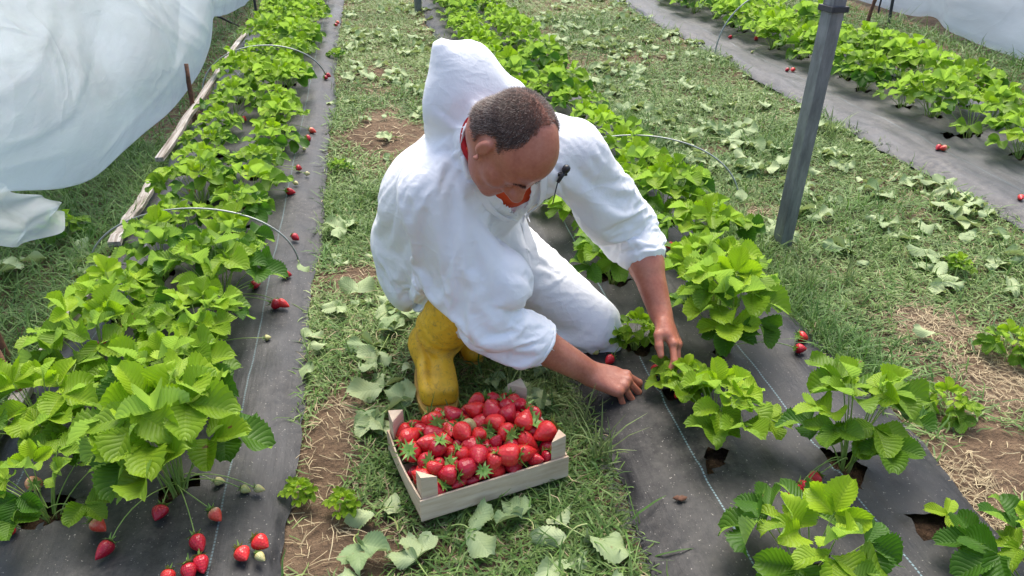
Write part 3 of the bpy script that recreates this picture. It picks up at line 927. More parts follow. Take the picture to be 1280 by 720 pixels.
# berries settle in the crate (simple sphere packing under gravity)
NB = 232
rad = rng.uniform(0.0148, 0.0248, NB)
pos = np.stack([rng.uniform(-CW / 2 + .03, CW / 2 - .03, NB), rng.uniform(-CD / 2 + .03, CD / 2 - .03, NB), rng.uniform(0.03, 0.28, NB)], 1)
vel = np.zeros_like(pos)
for it in range(420):
    pos[:, 2] -= 0.0011
    pos[:, :2] *= 0.9995
    for sub in range(4):
        D_ = pos[:, None] - pos[None]
        dd = np.linalg.norm(D_, axis=-1) + np.eye(NB)
        ov = (rad[:, None] + rad[None]) * 0.86 - dd
        ov = np.where(ov > 0, ov, 0); np.fill_diagonal(ov, 0)
        pos += 0.5 * (D_ / dd[..., None] * ov[..., None]).sum(1) * 0.55
        pos[:, 0] = np.clip(pos[:, 0], -CW / 2 + .008 + rad * .8, CW / 2 - .008 - rad * .8)
        pos[:, 1] = np.clip(pos[:, 1], -CD / 2 + .007 + rad * .8, CD / 2 - .007 - rad * .8)
        gap = (CW / 2 - np.abs(pos[:, 0])) + (CD / 2 - np.abs(pos[:, 1])) - (.046 + rad * 1.25)      # keep clear of the corner posts
        push = np.where((gap < 0) & (pos[:, 2] < .125), -gap * .5, 0)
        pos[:, 0] -= np.sign(pos[:, 0]) * push; pos[:, 1] -= np.sign(pos[:, 1]) * push
        pos[:, 2] = np.maximum(pos[:, 2], 0.008 + rad * .8)
cm = Matrix.Translation(CR.location) @ Matrix.Rotation(R(14.0), 4, 'Z')
zcut = np.sort(pos[:, 2])[::-1]
CRATE_B = []
for i in range(NB):
    if pos[i, 2] < 0.038: continue                  # bottom layer is never seen
    if pos[i, 2] > 0.135: continue
    kd = 'red' if rng.random() < 0.52 else 'bright'
    ax = rng.normal(0, 1, 3); ax[2] = -abs(ax[2]) * .9 if rng.random() < 0.5 else abs(ax[2]) * .6; ax /= np.linalg.norm(ax)
    q = Vector([float(k) for k in ax]).to_track_quat('Z', 'Y')
    o = berry(tuple(cm @ Vector([float(q) for q in pos[i]])), (q @ Matrix.Rotation(rng.uniform(0, 6.28), 3, 'Z').to_quaternion()).to_euler(), float(rad[i] / 0.0182), kd)
    CRATE_B.append((o, pos[i], kd, rad[i]))
tops = sorted(CRATE_B, key=lambda t: -t[1][2])
pale = min(tops[:45], key=lambda t: math.hypot(t[1][0] - 0.01, t[1][1] - 0.01) - .8 * t[1][2])
rest = [t for t in tops if t is not pale]
bigr = min(rest[:95], key=lambda t: math.hypot(t[1][0] - 0.135, t[1][1] + 0.03))
rest = [t for t in rest if t is not bigr]
bigf = min(rest[:95], key=lambda t: math.hypot(t[1][0] - 0.05, t[1][1] + 0.085))
for t in CRATE_B:
    lab = 'ripe red strawberry heaped among the others in the wooden crate' if t[2] == 'bright' else 'dark crimson strawberry heaped among the others in the wooden crate'
    tag(t[0], lab, 'strawberry', 'strawberries heaped in the crate')
pale[0].data = BERRY['green'][1]; pale[0].rotation_euler = (R(-150), R(15), 0); pale[0].scale = (1.15,) * 3; pale[0]['label'] = 'single pale greenish unripe strawberry in the middle of the crate heap'
bigr[0].scale = (1.42, 1.32, 1.5); bigr[0].rotation_euler = (R(12), R(8), 0.4); bigr[0]['label'] = 'big furrowed strawberry standing upright beside the right corner post of the crate'
bigf[0].scale = (1.5,) * 3; bigf[0].rotation_euler = (R(90), 0, R(75)); bigf[0]['label'] = 'largest dark strawberry lying sideways at the front slat of the crate'
# =====PERSON=====
# ------------------------------------------------------------------ implicit surfaces (for the person)
class Field:
    def __init__(s, lo, hi, h):
        s.lo = np.array(lo, float); s.h = h
        s.n = np.ceil((np.array(hi) - s.lo) / h).astype(int) + 1
        s.a = np.full(s.n, 0.2, np.float32)

    def _sl(s, lo, hi):
        i0 = np.clip(np.floor((np.array(lo) - s.lo) / s.h).astype(int), 0, s.n)
        i1 = np.clip(np.ceil((np.array(hi) - s.lo) / s.h).astype(int) + 1, 0, s.n)
        if (i1 <= i0).any(): return None, None
        g = [(s.lo[k] + s.h * np.arange(i0[k], i1[k])).astype(np.float32) for k in range(3)]
        return tuple(slice(a, b) for a, b in zip(i0, i1)), (g[0][:, None, None], g[1][None, :, None], g[2][None, None, :])

    def op(s, fn, lo, hi, k, sub=False):
        sl, g = s._sl(lo, hi)
        if sl is None: return
        d = fn(*g).astype(np.float32); a = s.a[sl]
        if sub: a, d = -a, d
        if k > 0:
            h = np.maximum(k - np.abs(a - d), 0) / k
            r = np.minimum(a, d) - h * h * k * 0.25
        else: r = np.minimum(a, d)
        s.a[sl] = -r if sub else r

    def cone(s, a, b, ra, rb, k=0.02, sub=False):
        a = np.array(a, np.float32); b = np.array(b, np.float32); ba = b - a; L2 = float(ba @ ba) + 1e-12
        R_ = max(ra, rb) + k + 0.02

        def fn(X, Y, Z):
            t = np.clip(((X - a[0]) * ba[0] + (Y - a[1]) * ba[1] + (Z - a[2]) * ba[2]) / L2, 0, 1)
            return np.sqrt((X - a[0] - t * ba[0]) ** 2 + (Y - a[1] - t * ba[1]) ** 2 + (Z - a[2] - t * ba[2]) ** 2) - (ra + (rb - ra) * t)
        s.op(fn, np.minimum(a, b) - R_, np.maximum(a, b) + R_, k, sub)

    def ell(s, c, r, A=None, k=0.02, sub=False):
        """ellipsoid, A rows = its axes in the world"""
        c = np.array(c, np.float32); r = np.array(r, np.float32); A = np.eye(3) if A is None else np.array(A)
        R_ = float(r.max()) + k + 0.02

        def fn(X, Y, Z):
            q = [(A[i][0] * (X - c[0]) + A[i][1] * (Y - c[1]) + A[i][2] * (Z - c[2])) for i in range(3)]
            k0 = np.sqrt(sum((q[i] / r[i]) ** 2 for i in range(3)))
            k1 = np.sqrt(sum((q[i] / r[i] ** 2) ** 2 for i in range(3))) + 1e-6
            return k0 * (k0 - 1) / k1
        s.op(fn, c - R_, c + R_, k, sub)

    def mesh(s):
        a = s.a; sg = a < 0
        c = np.zeros(np.array(a.shape) - 1, np.uint8)
        for i in (0, 1):
            for j in (0, 1):
                for k in (0, 1):
                    c += sg[i:a.shape[0] - 1 + i, j:a.shape[1] - 1 + j, k:a.shape[2] - 1 + k]
        idx = np.argwhere((c > 0) & (c < 8))
        vid = np.full(c.shape, -1, np.int32); vid[tuple(idx.T)] = np.arange(len(idx))
        acc = np.zeros((len(idx), 3)); cnt_ = np.zeros(len(idx))
        C8 = [(i, j, k) for i in (0, 1) for j in (0, 1) for k in (0, 1)]
        vals = {o: a[idx[:, 0] + o[0], idx[:, 1] + o[1], idx[:, 2] + o[2]].astype(float) for o in C8}
        for o in C8:
            for ax in range(3):
                if o[ax]: continue
                o2 = list(o); o2[ax] = 1; o2 = tuple(o2)
                va, vb = vals[o], vals[o2]
                ch = (va < 0) != (vb < 0)
                t = np.where(ch, va / np.where(ch, va - vb, 1), 0)
                p = np.array(o, float)[None].repeat(len(idx), 0); p[:, ax] += t
                acc += p * ch[:, None]; cnt_ += ch
        V = s.lo + s.h * (idx + acc / cnt_[:, None])
        Q = []
        for ax in range(3):
            n = np.array(a.shape)
            sl0 = [slice(1, n[q] - 1) for q in range(3)]; sl1 = list(sl0)
            sl0[ax] = slice(0, n[ax] - 1); sl1[ax] = slice(1, n[ax])
            s0 = sg[tuple(sl0)]; s1 = sg[tuple(sl1)]
            e = np.argwhere(s0 != s1); flip = s0[tuple(e.T)]
            off = np.array([1, 1, 1]); off[ax] = 0
            e = e + off
            b, d = [q for q in range(3) if q != ax]
            def g(db, dd):
                w = e.copy(); w[:, b] += db; w[:, d] += dd
                return vid[w[:, 0], w[:, 1], w[:, 2]]
            q = np.stack([g(-1, -1), g(0, -1), g(0, 0), g(-1, 0)], 1)
            if ax == 1: flip = ~flip
            q[~flip] = q[~flip][:, ::-1]
            Q.append(q)
        Q = np.vstack(Q)
        return V, Q[(Q >= 0).all(1)]


def vnormals(V, F):
    n = np.cross(V[F[:, 2]] - V[F[:, 0]], V[F[:, 3]] - V[F[:, 1]])
    N_ = np.zeros_like(V)
    for k in range(4): np.add.at(N_, F[:, k], n)
    return N_ / (np.linalg.norm(N_, axis=1, keepdims=True) + 1e-12)


def laplace(V, F, it=2, lam=0.5):
    E = np.vstack([F[:, [0, 1]], F[:, [1, 2]], F[:, [2, 3]], F[:, [3, 0]]])
    for _ in range(it):
        S = np.zeros_like(V); c = np.zeros(len(V))
        for x, y in ((0, 1), (1, 0)):
            np.add.at(S, E[:, x], V[E[:, y]]); np.add.at(c, E[:, x], 1)
        V = V + lam * (S / c[:, None] - V)
    return V


A3 = np.array
def lerp(a, b, t): return A3(a) * (1 - t) + A3(b) * t
def unit(v): v = A3(v, float); return v / np.linalg.norm(v)

# skeleton (metres, world)
PEL = A3((.145, 1.93, .365)); HIPR = A3((.055, 1.91, .355)); HIPL = A3((.235, 1.97, .345))
MID = A3((.185, 1.83, .53)); CHEST = A3((.255, 1.735, .625)); NECK = A3((.245, 1.625, .70))
SHR = A3((.100, 1.645, .600)); SHL = A3((.450, 1.765, .635))
ELR = A3((.212, 1.585, .300)); WRR = A3((.478, 1.592, .094))
ELL = A3((.655, 1.865, .385)); WRL = A3((.695, 1.700, .185))
KNR = A3((.238, 1.615, .385)); ANR = A3((.090, 1.775, .09))
KNL = A3((.545, 1.835, .095)); ANL = A3((.235, 1.965, .10))
HEAD = A3((.259, 1.522, .735))
HF = unit((.26, -.35, -.90))                         # where the face points
HX0 = np.cross(HF, (0, 0, 1)); HX = unit(HX0)         # his right
HU = np.cross(HX, HF)
roll = R(4); HX, HU = HX * math.cos(roll) + HU * math.sin(roll), HU * math.cos(roll) - HX * math.sin(roll)
HA = np.stack([HX, HF, HU], 0)
HS = 0.91
def hp(x, y, z): return HEAD + (x * HX + y * HF + z * HU) * HS

body = Field((-.12, 1.36, -.01), (.86, 2.12, .92), 0.0034)
# hidden body under the clothes, slim
body.ell(PEL + A3((-.01, .01, -.01)), (.165, .135, .135), None, .03); body.cone(PEL, MID, .13, .118, .03); body.cone(MID, CHEST, .118, .112, .03); body.cone(CHEST, NECK, .09, .06, .03)
body.cone(CHEST, SHR, .07, .05, .03); body.cone(CHEST, SHL, .07, .05, .03)
body.cone(HIPR, KNR, .095, .064, .02); body.cone(KNR, ANR, .056, .036, .02)
body.cone(HIPL, KNL, .095, .068, .02); body.cone(KNL, ANL, .060, .036, .02)
body.cone(ANR, ANR + A3((0, -.10, -.05)), .036, .03, .02); body.cone(ANL, ANL + A3((-.06, -.05, -.05)), .036, .03, .02)
body.cone(SHR, ELR, .056, .046, .02); body.cone(ELR, lerp(ELR, WRR, .45), .044, .0475, .02); body.cone(lerp(ELR, WRR, .45), WRR, .0475, .031, .02)
body.cone(SHL, ELL, .056, .046, .02); body.cone(ELL, lerp(ELL, WRL, .45), .044, .0455, .02); body.cone(lerp(ELL, WRL, .45), WRL, .0455, .031, .02)
# head
def hell(c, r, A, k, sub=False): body.ell(c, tuple(q * HS for q in r), A, k, sub)
def hcone(a, b, ra, rb, k, sub=False): body.cone(a, b, ra * HS, rb * HS, k, sub)
body.cone(hp(0, -.035, -.03), NECK + A3((0, .03, -.02)), .056, .064, .03)
hell(hp(0, -.014, .042), (.0755, .098, .084), HA, .0); hell(hp(0, -.03, -.02), (.0705, .078, .078), HA, .02)
hell(hp(0, .042, .032), (.064, .050, .062), HA, .03)
hell(hp(0, .030, -.045), (.060, .060, .072), HA, .03)
hell(hp(0, .042, -.085), (.047, .045, .034), HA, .03)
hcone(hp(-.012, .080, -.098), hp(.012, .080, -.098), .017, .017, .02)
for sx in (-1, 1):
    hell(hp(sx * .047, .052, -.028), (.022, .028, .022), HA, .022)                    # cheekbone
    hcone(hp(sx * .012, .086, .014), hp(sx * .046, .070, .016), .011, .009, .016)       # brow
    hell(hp(sx * .031, .096, -.008), (.018, .012, .011), HA, .012, True)               # eye socket
    hell(hp(sx * .031, .0775, -.008), (.0135, .0125, .011), HA, .004)                  # lid over the eye
    hcone(hp(sx * .018, .0895, -.012), hp(sx * .044, .080, -.011), .0015, .0015, .003, True)
    hell(hp(sx * .078, -.012, -.006), (.008, .015, .027), HA, .006)                    # ear
    hell(hp(sx * .0885, -.005, -.002), (.006, .009, .015), HA, .006, True)
    hcone(hp(sx * .084, .004, -.030), hp(sx * .083, .003, -.036), .006, .006, .006)
    hcone(hp(sx * .012, .098, -.040), hp(sx * .013, .092, -.039), .0095, .010, .010)    # nostril wing
hcone(hp(0, .088, .010), hp(0, .116, -.030), .0095, .0135, .014)
hell(hp(0, .114, -.034), (.0145, .0125, .012), HA, .010)
hcone(hp(-.017, .088, -.064), hp(.017, .088, -.064), .0075, .0075, .010)
hcone(hp(-.014, .087, -.076), hp(.014, .087, -.076), .008, .008, .010)
hcone(hp(-.024, .0965, -.0695), hp(.024, .0965, -.0695), .0018, .0018, .004, True)


def hand(wr, F, U, S, curl, thumb, spread=1.0, size=1.0):
    """wr wrist, F towards the fingers, U out of the back of the hand, S towards the thumb"""
    F = unit(F); U = unit(A3(U) - F * (A3(U) @ F)); Sx = np.cross(F, U); S = Sx if Sx @ A3(S) > 0 else -Sx
    z = size
    k = [wr + (F * .092 + S * .030) * z, wr + (F * .096 + S * .009) * z, wr + (F * .090 - S * .012) * z, wr + (F * .080 - S * .031) * z]
    k = [q - U * (.004 * abs(i - 1.3)) * z for i, q in enumerate(k)]
    for i, q in enumerate(k):
        body.cone(wr + S * (.012 - .009 * i) * z, q, .0205 * z, .0125 * z, .012)
        body.ell(q + U * .003, (.0115 * z,) * 3, None, .006)
    body.cone(wr + F * .02 * z + S * .014 * z - U * .006, wr + F * .060 * z + S * .034 * z - U * .010, .017 * z, .014 * z, .014)   # ball of the thumb
    body.cone(wr + F * .02 * z - S * .018 * z - U * .005, wr + F * .07 * z - S * .030 * z - U * .006, .015 * z, .012 * z, .012)
    lens = [(.046, .028, .021), (.051, .031, .022), (.047, .029, .022), (.037, .022, .020)]
    rads = [(.0100, .0090, .0078), (.0102, .0092, .0080), (.0097, .0087, .0076), (.0086, .0078, .0068)]
    for i in range(4):
        p = k[i]; a = 0.0
        sd = S * (.16 - .11 * i) * spread
        for j in range(3):
            a += curl[i][j]
            d = unit(F * math.cos(a) - U * math.sin(a) + sd * (1 if j == 0 else .5))
            q = p + d * lens[i][j] * z
            body.cone(p, q, rads[i][j] * z, (rads[i][j + 1] if j < 2 else rads[i][2] * .88) * z, .0035)
            p = q
        if True:                                                                      # nail bed
            pass
    tb = wr + F * .030 * z + S * .026 * z - U * .006
    p = tb; r_ = [.0135, .0118, .0105, .0088]
    for j, (f, s_, u_, l) in enumerate(thumb):
        d = unit(F * f + S * s_ + U * u_); q = p + d * l * z
        body.cone(p, q, r_[j] * z, r_[j + 1] * z, .006 if j else .010); p = q

HR_F = unit((.080, -.030, -.016)); HR_U = unit((.12, -.30, .95))
hand(WRR, HR_F, HR_U, (.2, .9, .2), [(.55, .85, .55), (.75, .95, .6), (.90, 1.0, .6), (1.05, 1.0, .6)], [(.75, .55, -.45, .036), (.92, .05, -.45, .030), (.95, -.15, -.35, .024)], 1.0, 1.0)
HL_F = unit((.030, -.085, -.062)); HL_U = unit((.72, -.10, .62))
hand(WRL, HL_F, HL_U, (-.6, -.5, -.1), [(.35, .60, .4), (.45, .65, .45), (.55, .7, .45), (.6, .75, .5)], [(.75, .5, -.5, .036), (.9, .1, -.4, .030), (.95, 0, -.3, .024)], 1.0, 1.0)
V, F = body.mesh()
V = laplace(V, F, 1, 0.4)
body_V, body_F = V.copy(), F.copy()
person = link('person', mesh_np('person', V, F, M['skin']))
tag(person, 'crouching man in a white hooded coverall and yellow rubber boots picking strawberries', 'person')
HEADV = V[np.linalg.norm(V - HEAD, axis=1) < 0.16]
del body

# ---- hair: a cropped cap over sides, back and crown, thin at the top
def head_local(P): return ((P - HEAD) @ HA.T) / HS
def hair_mask(q):
    """>0 where hair grows; q head-local points"""
    n = np.stack([q[:, 0] / .0755, (q[:, 1] + .014) / .098, (q[:, 2] - .042) / .084], 1)
    top = np.clip((n[:, 2] - .05) / .5, 0, 1)
    fr = .25 * (1 - top) + top * (.03 + .60 * np.clip(np.abs(n[:, 0]) - .34, 0, .45))
    f = fr - n[:, 1]
    low = n[:, 2] + .80 + .55 * np.clip(n[:, 1] + .25, 0, 1) + .35 * np.clip(-n[:, 1] - .1, 0, 1)
    ear = np.hypot((q[:, 1] + .012) / .026, (q[:, 2] + .006) / .036) - 1.0 + np.where(np.abs(q[:, 0]) < .055, 2, 0)
    return np.minimum(np.minimum(f, low * .6), ear * .3)
hf = Field(HEAD - .15, HEAD + .15, 0.0032)
hf.ell(hp(0, -.014, .042), tuple(q * HS for q in (.0777, .1002, .0862)), HA, .0)
hf.ell(hp(0, .042, .032), tuple(q * HS for q in (.0655, .0515, .0635)), HA, .03)
hf.ell(hp(0, -.03, -.02), tuple(q * HS for q in (.0725, .080, .080)), HA, .02)
hf.cone(hp(0, -.035, -.03), NECK + A3((0, .03, -.02)), .0585, .0665, .03)
hV, hF = hf.mesh()
hm = hair_mask(head_local(hV)) + 0.06 * np.array([mnoise.noise(Vector([float(c) for c in p * 110])) for p in hV])
hn = vnormals(hV, hF)
keep = (hm[hF] > 0.0).all(1)
usedv = np.unique(hF[keep]); remap = np.full(len(hV), -1); remap[usedv] = np.arange(len(usedv))
sink = np.clip(0.06 - hm, 0, .06) / .06 * .0034
hV2 = hV - hn * sink[:, None]
hq = head_local(hV); hnn = np.stack([hq[:, 0] / .0755, (hq[:, 1] + .014) / .098, (hq[:, 2] - .042) / .084], 1)
thin = np.clip(1 - hm / .13, 0, 1) * .8 + .62 * np.exp(-((hnn[:, 0] / .42) ** 2 + ((hnn[:, 1] + .05) / .55) ** 2)) * (hnn[:, 2] > 0)
thin = np.clip(thin + .25 * np.array([mnoise.noise(Vector([float(c) for c in p * 160])) for p in hV]), 0, 1)
hair = link('hair', mesh_np('hair', hV2[usedv], remap[hF[keep]], M['hairshell'], True, np.repeat(thin[usedv][:, None], 3, 1)), person)
tag(hair, 'short greying dark hair thinning at the crown')
# single hairs standing out of the cap
sv, sf, scol = [], [], []
cand = np.where(hm > 0.0)[0]
pick = rng.choice(cand, 15000)
pick = pick[rng.random(len(pick)) > thin[pick] * .62]
ql = head_local(hV[pick])
for i, q in zip(pick, ql):
    jit = rng.normal(0, .0018, 3); jit -= hn[i] * (jit @ hn[i])
    b = hV[i] - hn[i] * (.0025 if hm[i] < .05 else .0008) + jit
    flow = HF * (.35 if q[2] > .06 else -.25) - HU * .55 + HX * (.25 * np.sign(q[0]))
    d = unit(unit(flow - hn[i] * (flow @ hn[i])) + hn[i] * .75 + rng.normal(0, .22, 3))
    l = rng.uniform(.004, .0085) * (0.6 + 0.4 * min(1, max(0, hm[i]) * 8))
    s = unit(np.cross(d, hn[i])) * .00030
    grey = rng.random() < (.42 if q[2] < .035 else .14)
    c = A3((.30, .25, .22)) * rng.uniform(.5, 1.1) if grey else A3((.035, .022, .018)) * rng.uniform(.5, 2.0)
    o = len(sv); sv += [b - s, b + s, b + d * l + s * .4, b + d * l - s * .4]; sf.append((o, o + 1, o + 2, o + 3)); scol += [c] * 4
link('hair_strands', mesh_np('hair_strands', A3(sv), A3(sf), M['hair'], False, A3(scol)), hair)
# eyebrows
for sx in (-1, 1):
    sv, sf, scol = [], [], []
    for _ in range(260):
        t = rng.random()
        b = hp(sx * (.012 + .036 * t), .0985 - .019 * t ** 1.6 + rng.normal(0, .0006), .017 + .005 * math.sin(math.pi * t) + rng.normal(0, .0022))
        d = unit(HX * sx * .9 + HU * .3 + HF * .35 + rng.normal(0, .2, 3)); s_ = HU * .0004
        o = len(sv); sv += [b - s_ - HF * .003, b + s_ - HF * .003, b + d * .007 + s_ * .3, b + d * .007 - s_ * .3]; sf.append((o, o + 1, o + 2, o + 3)); scol += [A3((.05, .032, .025)) * rng.uniform(.6, 2)] * 4
    link('eyebrow', mesh_np('eyebrow', A3(sv), A3(sf), M['hair'], False, A3(scol)), person)

# ---- shirt
LAT = unit(SHL - SHR); SPN = unit(NECK - MID); FRT = -np.cross(LAT, SPN); FRT = unit(FRT if FRT[1] < 0 else -FRT)
def torso(f, d):
    for s_ in (-.055, .055):
        f.cone(PEL + LAT * s_, MID + LAT * s_ * 1.2, .125 + d, .120 + d, .05)
        f.cone(MID + LAT * s_ * 1.2, CHEST + LAT * s_ * 1.3, .120 + d, .118 + d, .05)
    f.cone(CHEST, SHR, .10 + d, .078 + d, .05); f.cone(CHEST, SHL, .10 + d, .078 + d, .05)
    f.cone(CHEST, NECK, .10 + d, .074 + d, .05)
sh = Field((-.1, 1.45, .2), (.62, 2.1, .86), .006)
torso(sh, -.013)
NB_ = unit(hp(0, -.035, -.03) - NECK)
sh.cone(NECK + NB_ * .02, NECK + NB_ * .044, .073, .070, .02)
sh.ell(NECK + NB_ * .06, (.064, .064, .064), None, .004, True)
sV, sF = sh.mesh()
shirt_V = laplace(sV, sF, 2)
shirt = link('t_shirt', mesh_np('t_shirt', shirt_V, sF, M['orange']), person)
rgm = MB()
ring = []
for k in range(33):
    a = 2 * math.pi * k / 32
    e1 = unit(np.cross(NB_, (1, 0, 0))); e2 = np.cross(NB_, e1)
    ring.append(tuple(NECK + NB_ * .050 + (e1 * math.cos(a) + e2 * math.sin(a)) * .069))
rgm.tube(ring, .008, 8, False).build('shirt_collar', M['redcollar'], shirt, True)

# ---- coverall
CVOX = .0095
cv = Field((-.22, 1.32, -.02), (.90, 2.2, 1.04), CVOX)
torso(cv, .0)
cv.ell(PEL + A3((-.01, .02, -.02)), (.19, .155, .155), np.stack([LAT, unit(np.cross(SPN, LAT)), SPN]), .06)
cv.cone(lerp(PEL, MID, .3) + LAT * -.06, lerp(PEL, MID, .9) + LAT * -.09, .13, .115, .05)
CUFR = lerp(ELR, WRR, .48); CUFL = lerp(ELL, WRL, .40)
av = Field((-.22, 1.32, -.02), (.90, 2.2, 1.04), CVOX)
sag = A3((0, 0, -.010))
av.cone(lerp(SHR, CHEST, .25), SHR, .082, .076, .03); av.cone(SHR, lerp(SHR, ELR, .55), .076, .072, .03); av.cone(lerp(SHR, ELR, .55), ELR + sag, .072, .067, .03)
av.cone(ELR + sag, lerp(ELR, CUFR, .7) + sag, .067, .066, .03); av.cone(lerp(ELR, CUFR, .7) + sag, CUFR, .066, .060, .02)
av.cone(lerp(SHL, CHEST, .25), SHL, .080, .074, .03); av.cone(SHL, lerp(SHL, ELL, .5), .074, .075, .03); av.cone(lerp(SHL, ELL, .5), ELL + sag, .075, .073, .03)
av.cone(ELL + sag, lerp(ELL, CUFL, .6) + sag * 1.6, .073, .068, .03); av.cone(lerp(ELL, CUFL, .6) + sag * 1.6, CUFL, .066, .050, .02)
lv = Field((-.22, 1.32, -.02), (.90, 2.2, 1.04), CVOX)
lv.cone(HIPR, KNR, .115, .070, .03); lv.cone(KNR, lerp(KNR, ANR, .55), .070, .054, .03)
lv.cone(HIPL, KNL, .115, .084, .03); lv.cone(KNL, lerp(KNL, ANL, .6), .084, .070, .03)
lv.ell(HIPR + A3((-.02, -.02, -.06)), (.095, .13, .10), None, .05)
def merge(a, b, k):
    h = np.maximum(k - np.abs(a - b), 0) / k
    return np.minimum(a, b) - h * h * k * .25
# hood standing up behind the head
HB = NECK + A3((-.035, .055, .02)); HT = A3((.138, 1.680, .903))
HDIR = unit(HT - HB)
hoodA = np.stack([LAT, unit(np.cross(HDIR, LAT)), HDIR])
cv.ell(lerp(HB, HT, .38), (.098, .050, .115), hoodA, .04)
cv.cone(lerp(HB, HT, .1), HT, .074, .017, .03); cv.cone(lerp(HT, HB, .12), HB + LAT * .078 + A3((0, 0, .05)), .016, .05, .035)
cv.ell(HEAD + A3((0.0, -.01, .02)), (.090, .112, .100), HA, .012, True)                   # room for the head
# open collar down to the breastbone
cv.a = merge(merge(cv.a, lv.a, .025), av.a, .010)
del av, lv
CAMP = A3((0., 0., CAMH))
def field_hit(f, px, py):
    d = FW + RT * (px - 640) / FPX - UP * (py - 360) / FPX
    for t in np.arange(1.3, 2.4, .002):
        q = CAMP + d * t; i = np.round((q - f.lo) / f.h).astype(int)
        if (i >= 0).all() and (i < f.n).all() and f.a[tuple(i)] < 0: return q
VAP = field_hit(cv, 651, 272)
print('VAP', VAP, NECK, 'chest', CHEST, FRT, LAT, SPN)
cv.cone(NECK + NB_ * .06 + FRT * .03, NECK + NB_ * .02 + FRT * .035, .064, .062, .008, True)
cv.cone(NECK + FRT * .075 + LAT * .005, VAP, .046, .003, .003, True); cv.cone(NECK + FRT * .055, lerp(NECK + FRT * .075, VAP, .5), .046, .027, .003, True)
# hollow cuffs
for (a, b, r0) in ((CUFR, WRR, .055), (CUFL, WRL, .046)):
    d = unit(A3(b) - A3(a))
    cv.cone(A3(a) + d * .02, A3(a) + d * .09, r0, r0, .003, True)
cV, cF = cv.mesh()
del cv
cV = laplace(cV, cF, 1, .5)
cN = vnormals(cV, cF)
# let the loose suit fall over the body: a short cloth simulation, run here and then thrown away
def drape(V, F, frames=26):
    tmp = []
    def temp(V_, F_):
        me_ = bpy.data.meshes.new('drape_tmp'); me_.from_pydata(V_.tolist(), [], F_.tolist()); me_.update()
        o_ = link('drape_tmp', me_); tmp.append(o_); return o_
    bo = temp(body_V, body_F)
    bo.modifiers.new('dec', 'DECIMATE').ratio = .10
    dg_ = bpy.context.evaluated_depsgraph_get()
    low = bpy.data.meshes.new_from_object(bo.evaluated_get(dg_)); bo.modifiers.clear(); bo.data = low
    so__ = temp(shirt_V, sF)
    for o_ in (bo, so__):
        o_.modifiers.new('collision', 'COLLISION'); o_.collision.thickness_outer = .006; o_.collision.cloth_friction = 12
    cl = temp(V, F)
    w = np.clip((V[:, 2] - .74) / .06, 0, 1) * (V[:, 1] > 1.56)                       # the hood keeps its shape
    w = np.maximum(w, (np.linalg.norm(V - NECK, axis=1) < .12) * .9)
    nv = NECK + FRT * .075; ba_ = VAP - nv; t_ = np.clip(((V - nv) @ ba_) / (ba_ @ ba_), 0, 1.1)
    w = np.maximum(w, np.clip((.085 - np.linalg.norm(V - nv - t_[:, None] * ba_, axis=1)) / .02, 0, 1) * .95)
    for c_, e_ in ((CUFR, WRR), (CUFL, WRL)):
        ax = unit(e_ - c_); al_ = (V - c_) @ ax; r_ = np.linalg.norm(V - c_ - al_[:, None] * ax, axis=1)
        w = np.maximum(w, ((r_ < .10) & (al_ > -.005)) * 1.0)
    ax = unit(KNR - ANR); al_ = (V - ANR) @ ax; r_ = np.linalg.norm(V - ANR - al_[:, None] * ax, axis=1)
    w = np.maximum(w, ((r_ < .09) & (al_ < .24)) * 1.0)                                # tucked into the boot
    w = np.maximum(w, (V[:, 2] < .035) * 1.0)
    vg = cl.vertex_groups.new(name='pin')
    for i_ in np.where(w > 0)[0]: vg.add([int(i_)], float(min(1, w[i_])), 'REPLACE')
    cm_ = cl.modifiers.new('cloth', 'CLOTH'); q = cm_.settings
    q.quality = 5; q.mass = .15; q.air_damping = 1.5
    q.tension_stiffness = q.compression_stiffness = 30; q.shear_stiffness = 12; q.bending_stiffness = 3
    q.tension_damping = q.compression_damping = q.shear_damping = 8; q.bending_damping = 1
    q.vertex_group_mass = 'pin'; q.pin_stiffness = 1
    q.shrink_min = q.shrink_max = -.085
    q.effector_weights.gravity = .95
    cm_.collision_settings.distance_min = .004; cm_.collision_settings.collision_quality = 2
    cm_.collision_settings.use_self_collision = False
    f0 = scene.frame_current
    scene.frame_start = 1; scene.frame_end = frames
    cm_.point_cache.frame_start = 1; cm_.point_cache.frame_end = frames
    for k_ in range(1, frames + 1): scene.frame_set(k_)
    dg_ = bpy.context.evaluated_depsgraph_get()
    out = np.zeros(len(V) * 3, np.float32)
    ev = cl.evaluated_get(dg_).data
    ok = len(ev.vertices) == len(V)
    if ok: ev.vertices.foreach_get('co', out)
    for o_ in tmp:
        me_ = o_.data; bpy.data.objects.remove(o_); bpy.data.meshes.remove(me_)
    scene.frame_set(f0)
    out = out.reshape(-1, 3).astype(float)
    return out if ok and np.isfinite(out).all() and np.abs(out - V).max() < .4 else V
cV = drape(cV, cF)
cV = laplace(cV, cF, 1, .2)
cN = vnormals(cV, cF)
